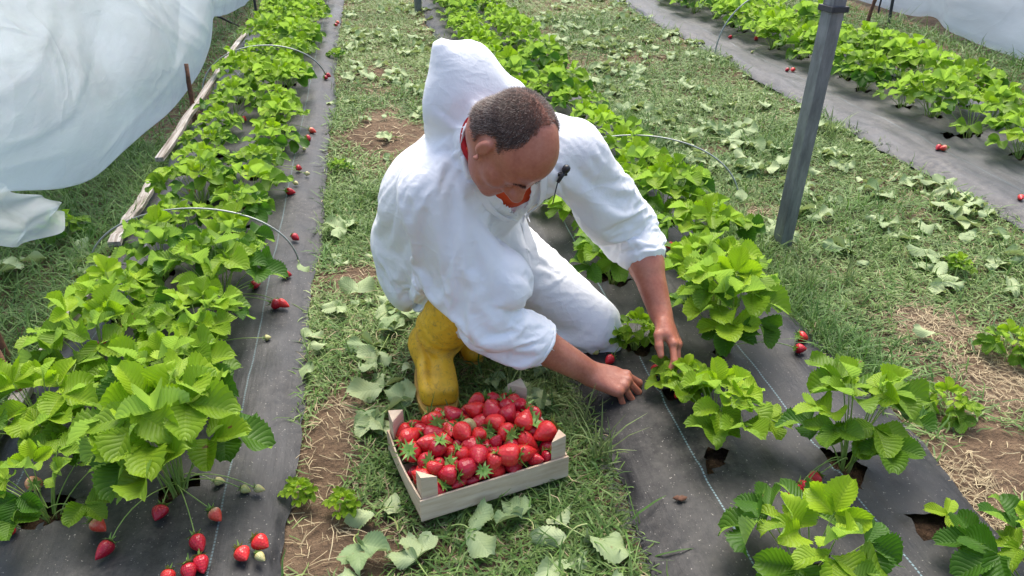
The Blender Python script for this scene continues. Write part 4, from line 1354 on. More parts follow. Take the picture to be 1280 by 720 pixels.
# small sharp creases on top of the drape
LIMBS = [(SHR, ELR, 15), (ELR, CUFR, 17), (SHL, ELL, 15), (ELL, CUFL, 18), (HIPR, KNR, 13), (KNR, ANR, 14), (HIPL, KNL, 12), (KNL, ANL, 14), (PEL, MID, 8), (MID, NECK, 7)]
D = []
for (a, b, fq) in LIMBS:
    ba = b - a; t = np.clip(((cV - a) @ ba) / (ba @ ba), -.05, 1.05)
    D.append(np.linalg.norm(cV - a - t[:, None] * ba, axis=1))
near = np.argmin(np.stack(D), 0)
disp = np.zeros(len(cV))
for i, p in enumerate(cV):
    a, b, fq = LIMBS[near[i]]
    d = unit(b - a); al = p @ d; pr = p - d * al
    w = mnoise.noise(Vector(p * 7.0)) * .9
    q = Vector((float(al * fq * 1.5 + w + 5 * pr[0] - 4 * pr[2]), float(pr[0] * fq * .3 + 3 * near[i]), float((pr[1] + pr[2]) * fq * .25)))
    on = max(0., min(1., .5 + 1.6 * mnoise.noise(Vector(p * 4.3 + 9.))))
    disp[i] = .0022 * on * max(0., 1 - 2.6 * abs(mnoise.noise(q))) ** 2.5 * (p[2] < .74)
cV = cV + cN * disp[:, None]
cover = link('coverall', mesh_np('coverall', cV, cF, M['white']), person)
md = cover.modifiers.new('smooth', 'SUBSURF'); md.levels = 1; md.render_levels = 1
tree = BVHTree.FromPolygons([Vector(p) for p in cV], [tuple(map(int, f)) for f in cF])
# flap and zip down the front
def on_front(p, lift=.002):
    h = tree.ray_cast(Vector(A3(p) + FRT * .035), Vector(-FRT), .12)
    return None if h[0] is None else A3(h[0]) + FRT * lift
zp = []
for t in np.linspace(0, 1, 26).tolist():
    d = FW + RT * (651 + 14 * t - 640) / FPX - UP * (275 + 62 * t - 360) / FPX
    h = tree.ray_cast(Vector(CAMP), Vector(d))
    if h[0] is not None and (not zp or np.linalg.norm(A3(h[0]) - zp[-1]) < .06): zp.append(A3(h[0]))
def strip(offs, name, m_, w, lift, par):
    V, F = [], []
    for q in zp:
        row = []
        for o_ in (offs - w, offs - w * .6, offs + w * .6, offs + w):
            h = on_front(q + LAT * o_, lift if abs(o_ - offs) < w * .8 else -.001)
            row.append(h if h is not None else q + LAT * o_)
        V += row
    for i in range(len(zp) - 1):
        for j in range(3): F.append((i * 4 + j, i * 4 + j + 1, (i + 1) * 4 + j + 1, (i + 1) * 4 + j))
    if F: link(name, mesh_np(name, laplace(A3(V), A3(F), 2, .4), A3(F), m_), par)
def lapel(sgn):
    top = NECK + FRT * .085 + LAT * sgn * .062 + SPN * .0
    V, F = [], []; n = 14
    for k in range(n + 1):
        t = k / n
        e = lerp(top, VAP + LAT * sgn * .004, t)
        w = .050 * (1 - t) ** .6 + .004
        for j, f in enumerate((0, .33, .66, 1)):
            q = e + LAT * sgn * w * f
            h = tree.ray_cast(Vector(q + FRT * .09), Vector(-FRT), .2)
            P = A3(h[0]) if h[0] is not None else q - FRT * .03
            V.append(P + FRT * (.010 * (1 - f) + .003))
    for k in range(n):
        for j in range(3): F.append((k * 4 + j, k * 4 + j + 1, (k + 1) * 4 + j + 1, (k + 1) * 4 + j))
    V = laplace(A3(V), A3(F), 6, .5)
    o = link('collar_flap', mesh_np('collar_flap', V, A3(F), M['white']), cover)
    md = o.modifiers.new('thickness', 'SOLIDIFY'); md.thickness = .0025
lapel(-1); lapel(1)
strip(.016, 'zip_flap', M['white'], .014, .0045, cover)
strip(-.002, 'zipper', M['white'], .003, .003, cover)
# elastic hems
for (c0, d0, r0) in ((CUFR, unit(WRR - ELR), .0635), (CUFL, unit(WRL - ELL), .0525)):
    e1 = unit(np.cross(d0, (0, 0, 1))); e2 = np.cross(d0, e1)
    pts = []
    for k in range(49):
        a = 2 * math.pi * k / 48
        rr = r0 + .0006 * math.sin(15 * a)
        pts.append(tuple(c0 + d0 * (.001 + .001 * math.sin(7 * a)) + (e1 * math.cos(a) + e2 * math.sin(a)) * rr * .91))
    MB().tube(pts, .0062, 8, False).build('cuff', M['white'], cover, True)

# ---- boots
def boot(fn):
    f, bev = fn()
    bV, bF = f.mesh()
    return laplace(bV, bF, 2, .5), bF
def boot_right():
    f = Field((-.05, 1.48, -.005), (.32, 1.95, .42), .004)
    A_ = ANR
    top = A_ + unit(KNR - ANR) * .265 + A3((-.012, .03, 0))
    sh_ = A_ + A3((0.0, .005, .02))
    def foot(X, Y, Z):                           # rounded last: narrower at the waist, flat top over the toes
        w = .039 + .011 * np.clip((1.78 - Y) / .10, 0, 1)
        hgt = .030 + .020 * np.clip((Y - 1.63) / .12, 0, 1)
        x = np.abs(X - .090 - .004 * np.clip((1.72 - Y) / .1, 0, 1)) - (w - .026)
        y = np.abs(Y - 1.748) - (.145 - .040)
        z = np.abs(Z - .020 - hgt) - (hgt + .004 - .024)
        q = np.sqrt(np.maximum(x, 0) ** 2 + np.maximum(y * .75, 0) ** 2 + np.maximum(z, 0) ** 2) - .026
        return q + np.minimum(np.maximum(np.maximum(x, y), z), 0)
    f.op(foot, (-.03, 1.52, -.005), (.22, 1.95, .16), .004)
    f.cone(A_ + A3((0, .015, -.02)), sh_, .050, .054, .035)
    f.cone(sh_, lerp(sh_, top, .5), .055, .070, .03)
    f.cone(lerp(sh_, top, .5), top, .070, .080, .02)
    up = unit(top - sh_)
    # slanted top edge, hollow shaft
    def cut(X, Y, Z):
        n = unit(up * .93 + A3((.25, -.28, -.1)))
        return -((X - top[0]) * n[0] + (Y - top[1]) * n[1] + (Z - top[2]) * n[2])
    f.op(cut, top - .16, top + .16, .004, True)
    f.cone(lerp(sh_, top, .55), top + up * .1, .063, .075, .004, True)
    def floor(X, Y, Z): return Z - .022 + 0 * X + 0 * Y
    f.op(floor, (-.05, 1.48, -.005), (.32, 1.95, .03), .004, True)
    return f, None
f, _ = boot_right()
bV, bF = f.mesh(); bV = laplace(bV, bF, 2, .5); bN = vnormals(bV, bF)
axu = unit(KNR - ANR)
al = (bV - ANR) @ axu
sw = .006 * np.sin(bV[:, 0] * 34 + .6) + .006 * np.array([mnoise.noise(Vector((p[0] * 18, p[1] * 12, 4.))) for p in bV])
dsp = np.zeros(len(bV))
for (h0, am, wd) in ((.052, -.013, .008), (.070, .008, .012), (.118, -.006, .009)):
    dsp += am * np.exp(-((al - h0 - sw * (1 + h0 * 2)) / wd) ** 2)
dsp += np.array([.0022 * mnoise.noise(Vector((p[0] * 9, p[1] * 9, p[2] * 14))) + .0012 * (1 - 2 * abs(mnoise.noise(Vector((p[0] * 22, p[1] * 22, p[2] * 48))))) for p in bV]) * np.clip((bV[:, 2] - .02) / .05, 0, 1)
dsp *= np.clip((bV[:, 2] - .075) / .04, .12, 1)
b1 = link('boot', mesh_np('boot', bV + bN * dsp[:, None], bF, M['boot']), person)
def sole(pts, name, par, z=.002, h=.014):
    V = [(x, y, z) for x, y in pts] + [(x, y, z + h) for x, y in pts]; n = len(pts)
    MB().add(V, [tuple(range(n))[::-1], tuple(range(n, 2 * n))] + [(i, (i + 1) % n, n + (i + 1) % n, n + i) for i in range(n)]).build(name, M['sole'], par, bevel=.002)
def foot_outline(heel, toe, wh, wt, n=28):
    heel, toe = A3(heel), A3(toe); d = unit(toe - heel); s = A3((-d[1], d[0])); L = np.linalg.norm(toe - heel)
    out = []
    for k in range(n):
        a = 2 * math.pi * k / n
        c, s_ = math.cos(a), math.sin(a)
        w = wh + (wt - wh) * (c * .5 + .5)
        out.append(tuple((heel + toe) / 2 + d * c * L / 2 + s * np.sign(s_) * abs(s_) ** .7 * w))
    return out
sole(foot_outline((.093, 1.900), (.090, 1.570), .050, .064), 'sole', b1, .005, .021)
g = Field((.05, 1.75, -.005), (.56, 2.1, .24), .0045)
g.cone(lerp(KNL, ANL, .45), ANL, .070, .056, .02)
g.cone(ANL, A3((.215, 1.865, .040)), .054, .040, .03)
g.cone(A3((.215, 1.875, .040)), A3((.205, 1.835, .034)), .042, .032, .02)
g.cone(ANL, ANL + A3((-.03, .05, -.03)), .05, .04, .02)
gV, gF = g.mesh(); gV = laplace(gV, gF, 2, .5)
b2 = link('boot', mesh_np('boot', gV, gF, M['boot']), person)
sole(foot_outline((.20, 2.06), (.205, 1.80), .034, .042), 'sole', b2)

# ---- small black microphone clipped to the flap
mp_ = tree.ray_cast(Vector(A3((.40, 1.60, .62))), Vector((.02, 1, -.05)))
mc = A3(mp_[0]) if mp_[0] is not None else CHEST + FRT * .13 + LAT * .10
mic = empty('lapel_microphone', tuple(mc))
tag(mic, "small black clip-on microphone on the white coverall by the man's chin", 'microphone')
uz = unit(A3((.55, .15, .80)))
MB().tube([tuple(A3((0, -.012, 0)) + uz * t for t in [x])[0] if False else tuple(A3((0, -.012, 0)) + uz * x) for x in (-.022, -.008, .006)], [.004, .0048, .005], 10).build('microphone_body', M['black'], mic, True)
MB().tube([tuple(A3((0, -.012, 0)) + uz * x) for x in (.004, .008, .015, .021, .024)], [.005, .0085, .0095, .0075, .002], 12).build('foam_tip', M['black'], mic, True)
MB().box((0.0, -.006, -.002), (.022, .010, .007)).build('clip', M['black'], mic, bevel=.001)
MB().tube([tuple(A3((0, -.012, 0)) - uz * .022), (-.016, -.012, -.040), (-.020, -.004, -.075)], .0014, 6).build('cable', M['black'], mic, True)
# ------------------------------------------------------------------ steel post, stakes, hoops, laths
def square_post(name, base, topp, w, label, band_z=None):
    base = Vector(base); topp = Vector(topp)
    ax = (topp - base); Lp = ax.length; ax.normalize()
    root = empty(name, base)
    root.rotation_mode = 'QUATERNION'
    root.rotation_quaternion = ax.to_track_quat('Z', 'Y') @ Matrix.Rotation(R(28), 3, 'Z').to_quaternion()
    # C-profile tube: three full faces, the fourth with two lips and a groove
    h = w / 2; l = w * 0.30; t = 0.004
    prof = [(-h, -h), (-h + l, -h), (-h + l, -h + t), (-h + t, -h + t), (-h + t, h - t), (h - t, h - t), (h - t, -h + t), (h - l, -h + t), (h - l, -h), (h, -h), (h, h), (-h, h)]
    V = [(x, y, -0.15) for x, y in prof] + [(x, y, Lp) for x, y in prof]; n = len(prof)
    Fq = [(i, (i + 1) % n, n + (i + 1) % n, n + i) for i in range(n)]
    MB().add(V, Fq).build('shaft', M['steel'], root, bevel=0.002)
    inner = [(-h + l * .75, -h + .006), (h - l * .75, -h + .006), (h - l * .75, -h + .009), (-h + l * .75, -h + .009)]
    V = [(x, y, -0.1) for x, y in inner] + [(x, y, Lp - .004) for x, y in inner]
    MB().add(V, [(i, (i + 1) % 4, 4 + (i + 1) % 4, 4 + i) for i in range(4)] + [(4, 5, 6, 7)]).build('web', M['steel'], root)
    if band_z:
        b = MB()
        o = h + .0045
        for (c, d) in (((0, -o, band_z), (2 * o + .009, .008, .018)), ((0, o, band_z), (2 * o + .009, .008, .018)), ((-o, 0, band_z), (.008, 2 * o - .009, .018)), ((o, 0, band_z), (.008, 2 * o - .009, .018))):
            b.box(c, d)
        b.build('clamp_band', M['iron'], root, bevel=.0015)
        for dz in (-.17, -.34, -.55):
            MB().tube([(h - l / 2, -h + .002, band_z + dz), (h - l / 2, -h - .0022, band_z + dz)], .006, 10).build('bolt_head', M['iron'], root)
    tag(root, label, 'post')
    return root

pb = at(977, 305, 0.0)
square_post('steel_post', pb, (pb[0] + 0.045, pb[1] - 0.015, 1.5), 0.050, 'leaning galvanised square steel post with a clamp band, rising beyond the picking man', 0.83)
p2 = at(523, 16, 0.0)
square_post('steel_post', p2, (p2[0] + 0.0, p2[1], 1.4), 0.05, "distant thin steel post at the head of the middle bed")


def stake(px, py, h, lean, r, mt, label, name='stake', cat='stake', group=None):
    b = at(px, py, 0.0)
    pts = [Vector(b) + Vector((lean[0] * t, lean[1] * t, h * t)) + Vector((random.uniform(-.3, .3) * r, random.uniform(-.3, .3) * r, 0)) for t in (-.1, 0, .25, .5, .75, 1)]
    o = MB().tube(pts, [r, r, r * .95, r, r * .92, r * .9], 8).build(name, mt, None, True)
    tag(o, label, cat, group)
    return o

stake(243, 152, 0.30, (.01, .03), .013, M['rust'], 'short rusty stake at the lower edge of the hanging plastic sheet', 'rusty_stake')
stake(10, 452, 0.34, (-.05, .05), .013, M['rust'], 'rusty stake at the left edge above the bushy near plants', 'rusty_stake')
stake(36, 508, 0.16, (-.04, .02), .010, M['rust'], 'stub of a rusty stake among the leaves at the left edge', 'rusty_stake')
stake(321, 22, 0.55, (-.01, .02), .012, M['iron'], 'thin dark iron rod standing at the far end of the plastic sheet', 'iron_rod', 'rod')
o = MB().tube([at(272, 20, .18), at(286, 27, .09), at(301, 34, .005)], .009, 6).build('iron_rod', M['iron'], None, True)
tag(o, 'thin dark rod sloping to the ground beyond the left hoop', 'rod')
stake(1083, 34, 0.5, (.10, .05), .016, M['rust'], 'brown wooden peg slanting in front of the white tunnel wall', 'wooden_peg', 'peg')
stake(1110, 30, 0.6, (-.02, 0), .014, M['iron'], 'dark upright rod just right of the slanting brown peg', 'iron_rod', 'rod')


def hoop(x0, x1, y, top, label, r=.0032, skew=0.0, ysk=0.0):
    pts = []
    for k in range(41):
        a = math.pi * k / 40
        x = (x0 + x1) / 2 - (x1 - x0) / 2 * math.cos(a) + skew * math.sin(a)
        pts.append((x, y + ysk * (k / 40 - .5) + .01 * math.sin(2 * a), -0.03 + (top + .03) * math.sin(a) ** 0.85))
    o = MB().tube(pts, r, 8).build('wire_hoop', M['wire'], None, True)
    tag(o, label, 'hoop', 'wire hoops over the beds')

hoop(-1.03, -.315, 2.56, .225, 'thin wire hoop over the left bed nearest the camera', skew=.03, ysk=-.10)
hoop(-1.03, -.30, 5.0, .26, 'thin wire hoop over the left bed, farther one below the plastic sheet', .0042, ysk=.2)
hoop(.72, 1.46, 3.05, .225, 'thin wire hoop over the middle bed beside the bent left arm', .0034, ysk=-.4)
hoop(2.36, 3.35, 5.3, .47, 'thin pale wire hoop over the right bed behind the steel post', .0055)


def lath(a, b, w, t, label, z=.03):
    a = Vector(a); b = Vector(b)
    d = (b - a); L = d.length; d.normalize()
    m_ = MB(); n = 14
    V, F = [], []
    s = Vector((-d.y, d.x, 0)).normalized()
    for k in range(n + 1):
        p = a + d * L * k / n + Vector((0, 0, .012 * mnoise.noise(Vector((k * .6, L, 0))))) + s * .012 * mnoise.noise(Vector((k * .5, 3, L)))
        ww = w * (1 + .15 * mnoise.noise(Vector((k * .9, 7, L))))
        for sx, sz in ((-.5, 0), (.5, 0), (.5, 1), (-.5, 1)): V.append(p + s * ww * sx + Vector((0, 0, t * sz)))
    for k in range(n):
        for j in range(4):
            q = (j + 1) % 4
            F.append((k * 4 + j, k * 4 + q, (k + 1) * 4 + q, (k + 1) * 4 + j))
    F += [(3, 2, 1, 0), (n * 4, n * 4 + 1, n * 4 + 2, n * 4 + 3)]
    o = m_.add(V, F).build('wooden_lath', M['lath'], None, bevel=.002)
    tag(o, label, 'lath', "wooden laths along the left bed's outer edge")

lath((-.965, 3.50, .075), (-.945, 6.4, .08), .036, .02, 'long whitish lath along the left bed below the plastic sheet')
lath((-.965, 2.72, .035), (-.955, 3.45, .04), .042, .02, 'short weathered lath piece just behind the near wire hoop')
lath((-.965, 1.95, .03), (-.955, 2.60, .035), .042, .02, 'weathered split lath left of the near wire hoop')
lath((-.985, .9, .03), (-.965, 1.85, .03), .042, .02, 'weathered lath at the left edge beside the nearest plants')

# ------------------------------------------------------------------ plastic sheets
def smooth_curve(keys, n):
    """Catmull-Rom through keys (m,3)"""
    K = np.array(keys, float); out = []
    for t in np.linspace(0, len(K) - 1 - 1e-6, n):
        i = int(t); f = t - i
        p0 = K[max(i - 1, 0)]; p1 = K[i]; p2 = K[i + 1]; p3 = K[min(i + 2, len(K) - 1)]
        out.append(.5 * ((2 * p1) + (-p0 + p2) * f + (2 * p0 - 5 * p1 + 4 * p2 - p3) * f * f + (-p0 + 3 * p1 - 3 * p2 + p3) * f ** 3))
    return np.array(out)

# hanging side of the lifted tunnel cover: bottom hem, belly and top line, each running away from the camera
hem = smooth_curve([(-1.10, 1.2, .62), (-1.07, 1.9, .52), (-1.06, 2.3, .41), (-1.05, 2.72, .265), (-1.04, 3.12, .205), (-1.02, 3.9, .155), (-1.01, 4.6, .150), (-.995, 4.95, .175), (-1.00, 5.25, .24), (-1.02, 5.55, .33), (-1.04, 6.0, .27), (-1.06, 7.0, .17), (-1.08, 8.0, .10), (-1.1, 9.5, .10)], 260)
belly = hem + np.array([-.02, -.02, .16]); belly[:, 0] += .05
mid_ = hem * np.array([0, 1, 0]) + np.array([-1.16, 0, .85])
topl = hem * np.array([0, 1, 0]) + np.array([-1.75, 0, 1.62])
rows = []
for t in np.linspace(0, 1, 90):
    # cubic through hem, belly, mid, top
    rows.append((1 - t) ** 3 * hem + 3 * t * (1 - t) ** 2 * (belly * 1.0 + np.array([.06, 0, .1])) + 3 * t * t * (1 - t) * mid_ + t ** 3 * topl)
Pp = np.stack(rows, 1)                    # (180,60,3)
tt = np.linspace(0, 1, 90)[None, :]
yy = Pp[..., 1]
fold = .016 * np.sin(yy * 4.5 + 3 * tt + 2 * vnoise(yy, tt, 1.3, 77)) * (.3 + tt) + .028 * (vnoise(yy + tt * 1.5, tt * 2.2, .9, 79) - .5)
fold += .022 * np.abs(np.sin((yy * .45 - tt * 1.9) * 4.2)) ** .7 * (.3 + vnoise(yy, tt, 1.4, 82)) * np.clip(tt * 4, .1, 1)
yb_ = yy + 0 * tt; tb_ = tt + 0 * yy
for (ya, ta, yb2, tb2, am, wd) in [(2.0, .10, 3.4, .42, .030, .030), (2.1, .30, 4.4, .80, .030, .035), (2.6, .05, 4.6, .22, .020, .022), (3.2, .9, 4.9, .10, .026, .030), (3.6, .95, 5.05, .06, .022, .022), (4.0, .9, 5.15, .10, .020, .020),
                                   (4.4, .8, 5.2, .04, .022, .02), (2.3, .62, 3.2, .95, .024, .03), (2.9, .30, 3.6, .60, .016, .018), (5.0, .8, 5.4, .1, .02, .02), (1.9, .02, 2.7, .16, .02, .02), (2.4, .45, 3.1, .50, .014, .014)]:
    L2 = ((yb2 - ya) / 2) ** 2 + (tb2 - ta) ** 2
    q_ = np.clip(((yb_ - ya) / 2 * (yb2 - ya) / 2 + (tb_ - ta) * (tb2 - ta)) / L2, 0, 1)
    wob_ = .03 * (vnoise(yb_, tb_ * 3, 3, 95) - .5)
    dd_ = np.hypot((yb_ - ya - q_ * (yb2 - ya)) / 2, tb_ - ta - q_ * (tb2 - ta)) + wob_
    fold = fold + .45 * am * np.exp(-np.abs(dd_) / wd) * np.sin(np.pi * np.clip(q_, .02, .98)) ** .5
Pp[..., 0] += fold
Pp[..., 2] += .012 * (vnoise(yy, tt * 0, 3, 81) - .5) * (1 - tt)
sheet = link('plastic_sheet', mesh_np('plastic_sheet', Pp.reshape(-1, 3), grid_faces(260, 90), M['sheet']))
tag(sheet, 'milky plastic tunnel cover hanging over the grass on the left', 'plastic sheet')
md = sheet.modifiers.new('thickness', 'SOLIDIFY'); md.thickness = 0.0012
# loose corner of the film hanging below the hem at the near end
fk = []
for i, t in enumerate(np.linspace(0, 1, 26)):
    for j, s in enumerate(np.linspace(0, 1, 22)):
        y = 1.95 + .62 * t; z0 = .50 - .28 * (t) ** 1.4
        x = -1.075 + .02 * math.sin(9 * s + 5 * t) + .03 * s * (1 - t) - .015 * math.sin(14 * t)
        z = z0 + .05 - (.165 * math.sin(math.pi * min(1, t * .92 + .08)) ** .7 + .02) * s + .012 * math.sin(8 * t + 3 * s)
        fk.append((x + .035, y, z))
fl_ = link('plastic_flap', mesh_np('plastic_flap', fk, grid_faces(26, 22), M['sheet']), sheet)
# far tunnel on the right
hem2 = smooth_curve([(4.32, 3.2, .02), (4.36, 4.2, .03), (4.40, 4.9, .02), (4.42, 5.6, .05), (4.52, 6.0, .10), (4.62, 6.5, .03), (4.70, 7.4, .02), (4.75, 9, .02), (4.8, 12, .02)], 150)
rows = []
for t in np.linspace(0, 1, 40):
    a = t * math.pi * .62
    rows.append(hem2 + np.stack([.95 * (1 - np.cos(a)) + 0 * hem2[:, 0], 0 * hem2[:, 0], 1.15 * np.sin(a) + 0 * hem2[:, 0]], 1))
P2 = np.stack(rows, 1); tt = np.linspace(0, 1, 40)[None, :]; yy = P2[..., 1]
P2[..., 0] += .03 * np.abs(np.sin(yy * 2.1)) + .05 * (vnoise(yy, tt * 4, 1.6, 91) - .5) + .02 * (vnoise(yy + tt * 2, tt * 6, 4, 92) - .5)
tun = link('plastic_tunnel', mesh_np('plastic_tunnel', P2.reshape(-1, 3), grid_faces(150, 40), M['sheet']))
tag(tun, 'whitish plastic wall of the neighbouring tunnel in the upper right corner', 'plastic tunnel')
md = tun.modifiers.new('thickness', 'SOLIDIFY'); md.thickness = 0.0012
for yb in (4.75, 6.9):
    hp_ = []
    hx = float(np.interp(yb, hem2[:, 1], hem2[:, 0]))
    for t in np.linspace(-.05, 1, 16):
        a = t * math.pi * .62
        hp_.append((hx - .035 + .95 * (1 - math.cos(a)), yb + .1 * t, 1.15 * math.sin(a)))
    MB().tube(hp_, .009, 6).build('tunnel_hoop', M['iron'], tun, True)

# ------------------------------------------------------------------ grass
def soil_amount(X, Y):
    """0 lush .. 1 bare"""
    s = np.clip((vnoise(X, Y, 1.7, 41) - .52) * 2.4, 0, 1) * .7 + np.clip((vnoise(X, Y, 4.3, 42) - .55) * 2, 0, 1) * .6
    for (cx, cy, rx, ry, a) in PATCH:
        s = s + a * np.exp(-(((X - cx) / rx) ** 2 + ((Y - cy) / ry) ** 2))
    return np.clip(s, 0, 1)

PATCH = []
for (px, py, rx, ry, a) in [(400, 600, .10, .22, 1.0), (425, 520, .08, .16, .9), (410, 690, .12, .12, .9), (440, 345, .10, .10, .8), (490, 175, .16, .22, .7), (485, 390, .08, .07, .8), (1150, 405, .10, .09, 1.0), (1245, 470, .09, .12, .9), (1265, 580, .10, .10, .7),
                            (950, 265, .10, .10, .9), (880, 190, .22, .12, .6), (1215, 620, .07, .1, .9), (620, 690, .16, .08, .4), (520, 640, .10, .08, .4), (990, 290, .08, .06, .8), (480, 700, .14, .1, .5), (820, 110, .2, .2, .4), (470, 100, .2, .3, .5)]:
    w = at(px, py, 0); PATCH.append((w[0], w[1], rx, ry, a))


def blades(n, xr, yr, lmin, lmax, wid, upr, palette, seed, dens_keep=True, ypow=1.0, z0=0.0, flat=0.0):
    r = np.random.default_rng(seed)
    X = r.uniform(*xr, n)
    Yb = yr[0] + (yr[1] - yr[0]) * r.random(n) ** ypow
    if dens_keep:
        k = r.random(n) > soil_amount(X, Yb) * 1.05
        X, Yb = X[k], Yb[k]; n = len(X)
    Zb = gz(X, Yb) - .004 + z0 + r.random(n) * flat
    cl = vnoise(X, Yb, 6, seed + 5)
    L = r.uniform(lmin, lmax, n) * (.55 + .9 * cl)
    az = r.uniform(0, 2 * np.pi, n); el = np.clip(r.normal(upr, .38, n), -.05, 1.5)
    bend = r.uniform(.2, 1.5, n)
    d0 = np.stack([np.cos(az) * np.cos(el), np.sin(az) * np.cos(el), np.sin(el)], 1)
    side = np.stack([-np.sin(az), np.cos(az), r.normal(0, .35, n)], 1); side /= np.linalg.norm(side, axis=1, keepdims=True)
    B = np.stack([X, Yb, Zb], 1)
    W = wid * r.uniform(.6, 1.4, n)
    pts = []
    p = B.copy()
    for s_, (f, ww) in enumerate(((0, .8), (.35, 1.0), (.35, .75), (.30, .12))):
        e2 = el - bend * (.0, .15, .5, .9)[s_]
        az2 = az + r.normal(0, .25, n) * (s_ > 0)
        d = np.stack([np.cos(az2) * np.cos(e2), np.sin(az2) * np.cos(e2), np.sin(e2)], 1)
        p = p + d * (L * f)[:, None]
        p[:, 2] = np.maximum(p[:, 2], gz(p[:, 0], p[:, 1]) + .002)
        pts += [p - side * (W * ww * .5)[:, None], p + side * (W * ww * .5)[:, None]]
    V = np.stack(pts, 1)                         # n,8,3
    Fq = np.array([[0, 1, 3, 2], [2, 3, 5, 4], [4, 5, 7, 6]])
    F = (np.arange(n)[:, None, None] * 8 + Fq[None]).reshape(-1, 4)
    pal = np.array(palette); t = r.random(n) * .55 + vnoise(X, Yb, 2.3, seed + 9) * .45
    idx = np.clip(t * (len(pal) - 1), 0, len(pal) - 1.001); i0 = idx.astype(int); f = (idx - i0)[:, None]
    C = (pal[i0] * (1 - f) + pal[i0 + 1] * f) * r.uniform(.75, 1.25, n)[:, None]
    C = np.repeat(C[:, None], 8, 1).reshape(-1, 3)
    return V.reshape(-1, 3), F, C


def stuff(name, parts, mt, label, cat):
    V, F, C, o = [], [], [], 0
    for v_, f_, c_ in parts: V.append(v_); F.append(f_ + o); C.append(c_); o += len(v_)
    ob = link(name, mesh_np(name, np.vstack(V), np.vstack(F), mt, False, np.vstack(C)))
    return tag(ob, label, cat, kind='stuff')

G1 = [(.065, .135, .028), (.13, .215, .052), (.21, .30, .095), (.32, .38, .17)]      # mown, slightly dusty
G2 = [(.05, .12, .024), (.09, .18, .036), (.16, .25, .065)]                          # lush
STR = [(.17, .125, .07), (.29, .23, .135), (.40, .33, .20), (.22, .155, .09)]
aisle = [blades(44000, (-.27, .50), (.75, 3.2), .020, .058, .0037, .30, G1, 301), blades(56000, (-.27, .56), (3.0, 11.4), .025, .07, .0052, .32, G1, 302, ypow=1.25),
         blades(8000, (-.27, .50), (1.0, 5.0), .05, .10, .0040, .55, G2, 303)]
stuff('grass', aisle, M['grass'], 'short trodden grass of the aisle where the crate and the boots stand', 'grass')
ra = [blades(48000, (1.18, 2.42), (.7, 3.6), .020, .060, .0038, .32, G1, 311), blades(64000, (1.18, 2.46), (3.3, 11.4), .025, .07, .0054, .32, G1, 312, ypow=1.25),
      blades(17000, (1.18, 2.42), (.9, 7.0), .05, .11, .0042, .55, G2, 313), blades(2600, (1.19, 1.34), (1.5, 4), .06, .13, .0032, .8, G2, 314, False)]
stuff('grass', ra, M['grass'], 'mown grass of the wide aisle around the steel post', 'grass')
la = [blades(20000, (-2.2, -.96), (1.2, 4.0), .05, .14, .0040, .65, G2, 321, False), blades(26000, (-4.0, -.98), (3.6, 11.4), .06, .15, .0062, .6, G2, 322, False), blades(9000, (-1.9, -.97), (1.0, 4.0), .03, .07, .0035, .4, G1, 323)]
stuff('grass', la, M['grass'], 'taller lush grass on the left under the hanging plastic cover', 'grass')
fa = [blades(16000, (3.40, 4.5), (2.6, 11.4), .06, .16, .0062, .6, G2, 331, False)]
stuff('grass', fa, M['grass'], 'grass strip in front of the neighbouring tunnel on the right', 'grass')
hay = [blades(4500, (-.27, .50), (.75, 3.6), .02, .07, .0020, .06, STR, 341, False, flat=.008), blades(3500, (-.27, .55), (3.4, 11.4), .03, .08, .0036, .06, STR, 342, False, flat=.01),
       blades(4000, (1.18, 2.40), (.7, 3.8), .02, .07, .0020, .06, STR, 343, False, flat=.008), blades(3500, (1.18, 2.46), (3.6, 11.4), .03, .08, .0036, .06, STR, 344, False, flat=.01)]
for (cx, cy, rx, ry, a) in PATCH[:14]:
    if a > .75 and cx > .8: hay.append(blades(450, (cx - rx * 1.3, cx + rx * 1.3), (cy - ry * 1.3, cy + ry * 1.3), .02, .06, .0017, .05, STR, int(345 + abs(cx) * 100), False, flat=.006))
stuff('straw', hay, M['straw'], 'dry cut stalks and straw lying on the soil of the aisles', 'straw')

# tufts of tall grass blades
def tuft(px, py, n, h, label):
    b = at(px, py, 0.0)
    r = np.random.default_rng(int(px * 7 + py))
    m_ = MB()
    V, F, C = [], [], []
    for k in range(n):
        az = r.uniform(0, 6.28); lean = r.uniform(.1, .9); l = h * r.uniform(.5, 1.1)
        d = np.array([math.cos(az), math.sin(az), 0]); s = np.array([-d[1], d[0], 0]) * .0024
        p0 = np.array([b[0] + r.normal(0, .012), b[1] + r.normal(0, .012), -.004])
        o = len(V)
        for q, wv_ in ((0, 1), (.35, 1), (.7, .75), (1, .1)):
            p = p0 + d * l * lean * q ** 1.7 + np.array([0, 0, l * (q - .35 * lean * q * q)])
            V += [p - s * wv_, p + s * wv_]
        F += [(o, o + 1, o + 3, o + 2), (o + 2, o + 3, o + 5, o + 4), (o + 4, o + 5, o + 7, o + 6)]
        C += [np.array((.20, .27, .10)) * r.uniform(.6, 1.4)] * 8
    ob = link('grass_tuft', mesh_np('grass_tuft', V, np.array(F), M['grass'], False, np.array(C)))
    tag(ob, label, 'grass tuft', 'tufts of tall grass')

